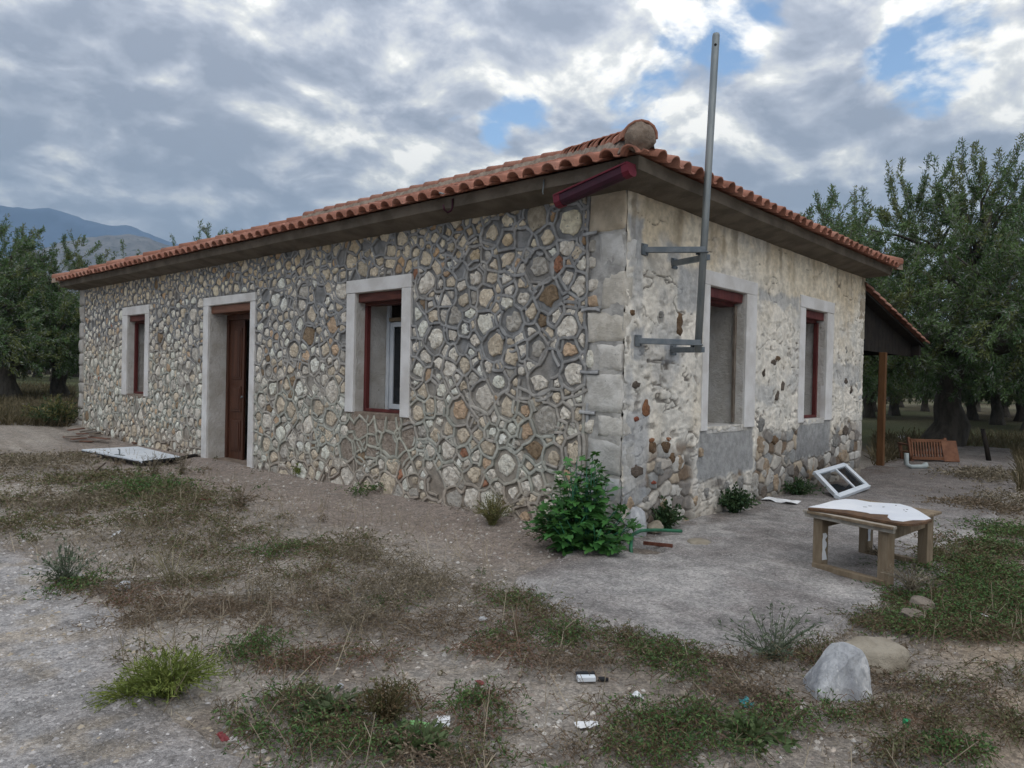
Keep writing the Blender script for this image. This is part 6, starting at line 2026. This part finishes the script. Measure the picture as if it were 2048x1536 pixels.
tuft("dry_shrub", "reddish brown rounded dry bush at the bottom middle", "plant", gp(772, 1445), 0.20, 0.16, 120, [(0.13, 0.09, 0.05), (0.11, 0.085, 0.045), (0.10, 0.10, 0.045)], 0.02, 0.007, 14)
tuft("weed_plant", "small dark green weed by the brown brick stone", "plant", (0.72, -0.07, 0.04), 0.30, 0.22, 70, DG, 0.05, 0.026, 10)
tuft("weed_plant", "round dark green weed against the gable under the near window", "plant", (2.18, -0.14, 0.04), 0.30, 0.28, 100, DG, 0.05, 0.026, 10)
tuft("weed_plant", "low green weed at the gable foot beside the window sash", "plant", (4.1, -0.16, 0.04), 0.22, 0.35, 90, DG, 0.05, 0.02, 10)
tuft("dry_shrub", "dry straw clump at the front right leg of the table", "plant", (0.02, -2.5, 0.07), 0.20, 0.24, 70, DEAD_, 0.03, 0.005, 6)
tuft("dry_shrub", "dark twiggy weed under the back of the table", "plant", (0.95, -2.05, 0.05), 0.16, 0.12, 30, [(0.06, 0.05, 0.035)], 0.03, 0.004, 5)
tuft("dry_shrub", "pale stalks of dry weed in front of the fallen door", "plant", gp(310, 950), 0.40, 0.30, 40, DEAD_, 0.05, 0.008, 8, 0.1)
tuft("dry_shrub", "pale dry weed stalks before the doorstep", "plant", gp(362, 948), 0.38, 0.22, 36, DEAD_, 0.05, 0.008, 8, 0.1)
tuft("dry_shrub", "dark wiry weed at the corner of the dry grass before the path", "plant", gp(480, 1012), 0.28, 0.34, 50, BROWN_, 0.04, 0.006, 8, 0.2)
tuft("dry_shrub", "tall straw coloured stalks left of the yard middle", "plant", gp(345, 1170), 0.36, 0.35, 40, [(0.27, 0.24, 0.15), (0.22, 0.20, 0.12)], 0.03, 0.004, 5, 0.1)
tuft("dry_shrub", "thin upright dry stalks in the middle of the front yard", "plant", gp(1030, 1280), 0.24, 0.14, 22, [(0.22, 0.15, 0.11)], 0.02, 0.004, 4, 0.1)
tuft("weed_plant", "leafy lobed weed rosette at the bottom middle", "plant", gp(840, 1495), 0.05, 0.17, 40, [(0.11, 0.15, 0.07), (0.09, 0.125, 0.055)], 0.055, 0.024, 9, 0.6)
tuft("weed_plant", "pale lobed weed leaves at the left of the red brown bush", "plant", gp(660, 1418), 0.06, 0.20, 40, [(0.12, 0.15, 0.08), (0.09, 0.12, 0.06)], 0.05, 0.022, 9, 0.6)
tuft("weed_plant", "lobed thistle leaves right of the small tan squared stone", "plant", gp(1500, 1470), 0.06, 0.20, 40, [(0.10, 0.135, 0.06), (0.08, 0.12, 0.05)], 0.05, 0.022, 9, 0.6)

# ---- the leafy bush at the house corner
bush = thing("leafy_bush", "dense dark green broad leaved bush at the foot of the house corner", "bush", (-0.55, 0.02, 0.0))
LV = np.array([(0, 0), (0.16, -0.10), (0.42, -0.16), (0.34, -0.36), (0.62, -0.30), (0.72, -0.20), (0.62, -0.11), (0.82, -0.10), (1.0, 0.0), (0.82, 0.10), (0.62, 0.11), (0.72, 0.20), (0.62, 0.30), (0.34, 0.36), (0.42, 0.16), (0.16, 0.10)])
LFc = [(0, 1, 2, 14, 15), (2, 3, 4, 5, 6), (14, 10, 11, 12, 13), (2, 6, 10, 14), (6, 7, 8, 9, 10)]
LFt = [(0, 1, 2, 14), (0, 14, 15, 15)]
BV_, BF_, BC_ = [], [], []
rl = np.random.RandomState(14)
stm = MB()
nst = 74
for s in range(nst):
    a = rl.uniform(0, 6.283); rr = rl.rand() ** 0.7 * 0.47
    hgt = max(0.16, 0.88 * (1 - (rr / 0.53) ** 1.5) * rl.uniform(0.7, 1.08))
    b0_ = Vector((rl.uniform(-0.15, 0.15), rl.uniform(-0.15, 0.15), 0.0)); tip = Vector((math.cos(a) * rr, math.sin(a) * rr, hgt))
    mid = b0_.lerp(tip, 0.5) + Vector((math.cos(a), math.sin(a), 0.3)) * 0.05
    stm.tube([b0_, mid, tip], [0.008, 0.006, 0.003], 5)
    for k in range(15):
        t = 0.12 + 0.88 * k / 14
        p = (b0_.lerp(mid, t * 2) if t < 0.5 else mid.lerp(tip, t * 2 - 1))
        az = rl.uniform(0, 6.283); el = rl.uniform(-0.35, 0.65) + 0.5 * (t > 0.9)
        d = Vector((math.cos(az) * math.cos(el), math.sin(az) * math.cos(el), math.sin(el)))
        out = Vector((p.x, p.y, 0)); d = (d + out * 1.1).normalized()
        sde = d.cross(Vector((rl.uniform(-.4, .4), rl.uniform(-.4, .4), 1))).normalized(); nr = sde.cross(d)
        L = rl.uniform(0.085, 0.165) * (1.0 - 0.25 * (t > 0.85)); st_ = p + d * 0.03
        b = len(BV_)
        cc = np.array((0.048, 0.15, 0.040)) * rl.uniform(0.6, 1.35) + np.array((0.012, 0.02, 0.0)) * rl.rand()
        for (u, v) in LV:
            BV_.append(tuple(st_ + d * u * L + sde * v * L * 1.15 + nr * L * (0.10 * abs(v) * 2 - 0.20 * u * u + 0.03 * math.sin(u * 9 + v * 12)))); BC_.append(cc * (0.9 + 0.25 * u))
        BF_ += [tuple(i + b for i in f) for f in LFc]
obj("stems", py_mesh("stems", stm.V, stm.F, M_weedstem if False else M_hose, None, True), bush)
obj("foliage", py_mesh("foliage", BV_, BF_, M_fig, np.array(BC_), True), bush)

# ---- gravel
def pebbles(name, n, xr, yr, cond, zf, s0, s1, cols, seed):
    r = np.random.RandomState(seed)
    x, y = r.uniform(*xr, n), r.uniform(*yr, n)
    k = cond(x, y, r); x, y = x[k], y[k]; n = len(x)
    s = s0 + (s1 - s0) * r.rand(n) ** 4
    base = np.array([(1, 0, 0), (0.3, 0.95, 0), (-0.8, 0.6, 0), (-0.8, -0.6, 0), (0.3, -0.95, 0), (0.1, 0.05, 0.7)])
    tri = np.array([(0, 1, 5), (1, 2, 5), (2, 3, 5), (3, 4, 5), (4, 0, 5)])
    P_ = base[None] * (0.7 + 0.6 * r.rand(n, 6, 1)); a = r.rand(n) * 6.28
    c_, s_ = np.cos(a)[:, None], np.sin(a)[:, None]
    Q_ = np.stack([P_[..., 0] * c_ - P_[..., 1] * s_, (P_[..., 0] * s_ + P_[..., 1] * c_) * (0.6 + 0.4 * r.rand(n, 1)), P_[..., 2] * (0.7 + 0.5 * r.rand(n, 1))], -1) * s[:, None, None]
    Q_ += np.stack([x, y, zf(x, y) - 0.1 * s], -1)[:, None]
    C_ = np.array(cols)[r.randint(0, len(cols), n)] * (0.75 + 0.5 * r.rand(n, 1))
    o = obj(name, np_mesh(name, Q_.reshape(-1, 3), (tri[None] + (np.arange(n) * 6)[:, None, None]).reshape(-1, 3), M_peb, np.repeat(C_, 6, 0)))
    tag(o, kind="stuff")


PC_ = [(0.40, 0.37, 0.33), (0.30, 0.27, 0.24), (0.46, 0.44, 0.41), (0.24, 0.20, 0.17), (0.36, 0.31, 0.26)]
pebbles("soil_gravel", 42000, (-5.0, 2.5), (-3.7, 8), lambda x, y, r: (seg_dist(x, y, APRON) < 0) & (seg_dist(x, y, SLAB) < 0) & (x < -0.02) & ((fbm(x * 1.8, y * 1.8, 97, 3) > 0.45) | (r.rand(len(x)) < 0.25)), gz, 0.005, 0.026, PC_, 3)
CH_ = [(0.34, 0.325, 0.32), (0.42, 0.405, 0.395), (0.26, 0.245, 0.24), (0.50, 0.48, 0.465), (0.34, 0.29, 0.22)]
hs_l = lambda x, y: np.where(seg_dist(x, y, SLAB) > 0.1, gz(x, y) * 0.55 + 0.020, np.maximum(gz(x, y), gz(x, y) * 0.55 - 0.04) + 0.001)
pebbles("track_gravel", 24000, (-6.6, -3.8), (-3.2, 5.0), lambda x, y, r: (seg_dist(x, y, SLAB) > -0.25 + 0.4 * r.rand(len(x))) & ((fbm(x * 2.2, y * 2.2, 98, 3) > 0.42) | (r.rand(len(x)) < 0.3)), hs_l, 0.005, 0.021, CH_, 5)
hs_a = lambda x, y: gz(x, y) * 0.55 + 0.046
pebbles("apron_gravel", 26000, (-2.1, 5.0), (-2.6, -0.05), lambda x, y, r: (seg_dist(x, y, APRON) > 0.10) & (np.hypot(x + 0.2, y + 0.38) > 0.3) & ((fbm(x * 2.2, y * 2.2, 99, 3) > 0.42) | (r.rand(len(x)) < 0.3)), hs_a, 0.003, 0.011, [(0.33, 0.31, 0.31), (0.42, 0.40, 0.40), (0.22, 0.19, 0.19), (0.50, 0.48, 0.47)], 6)
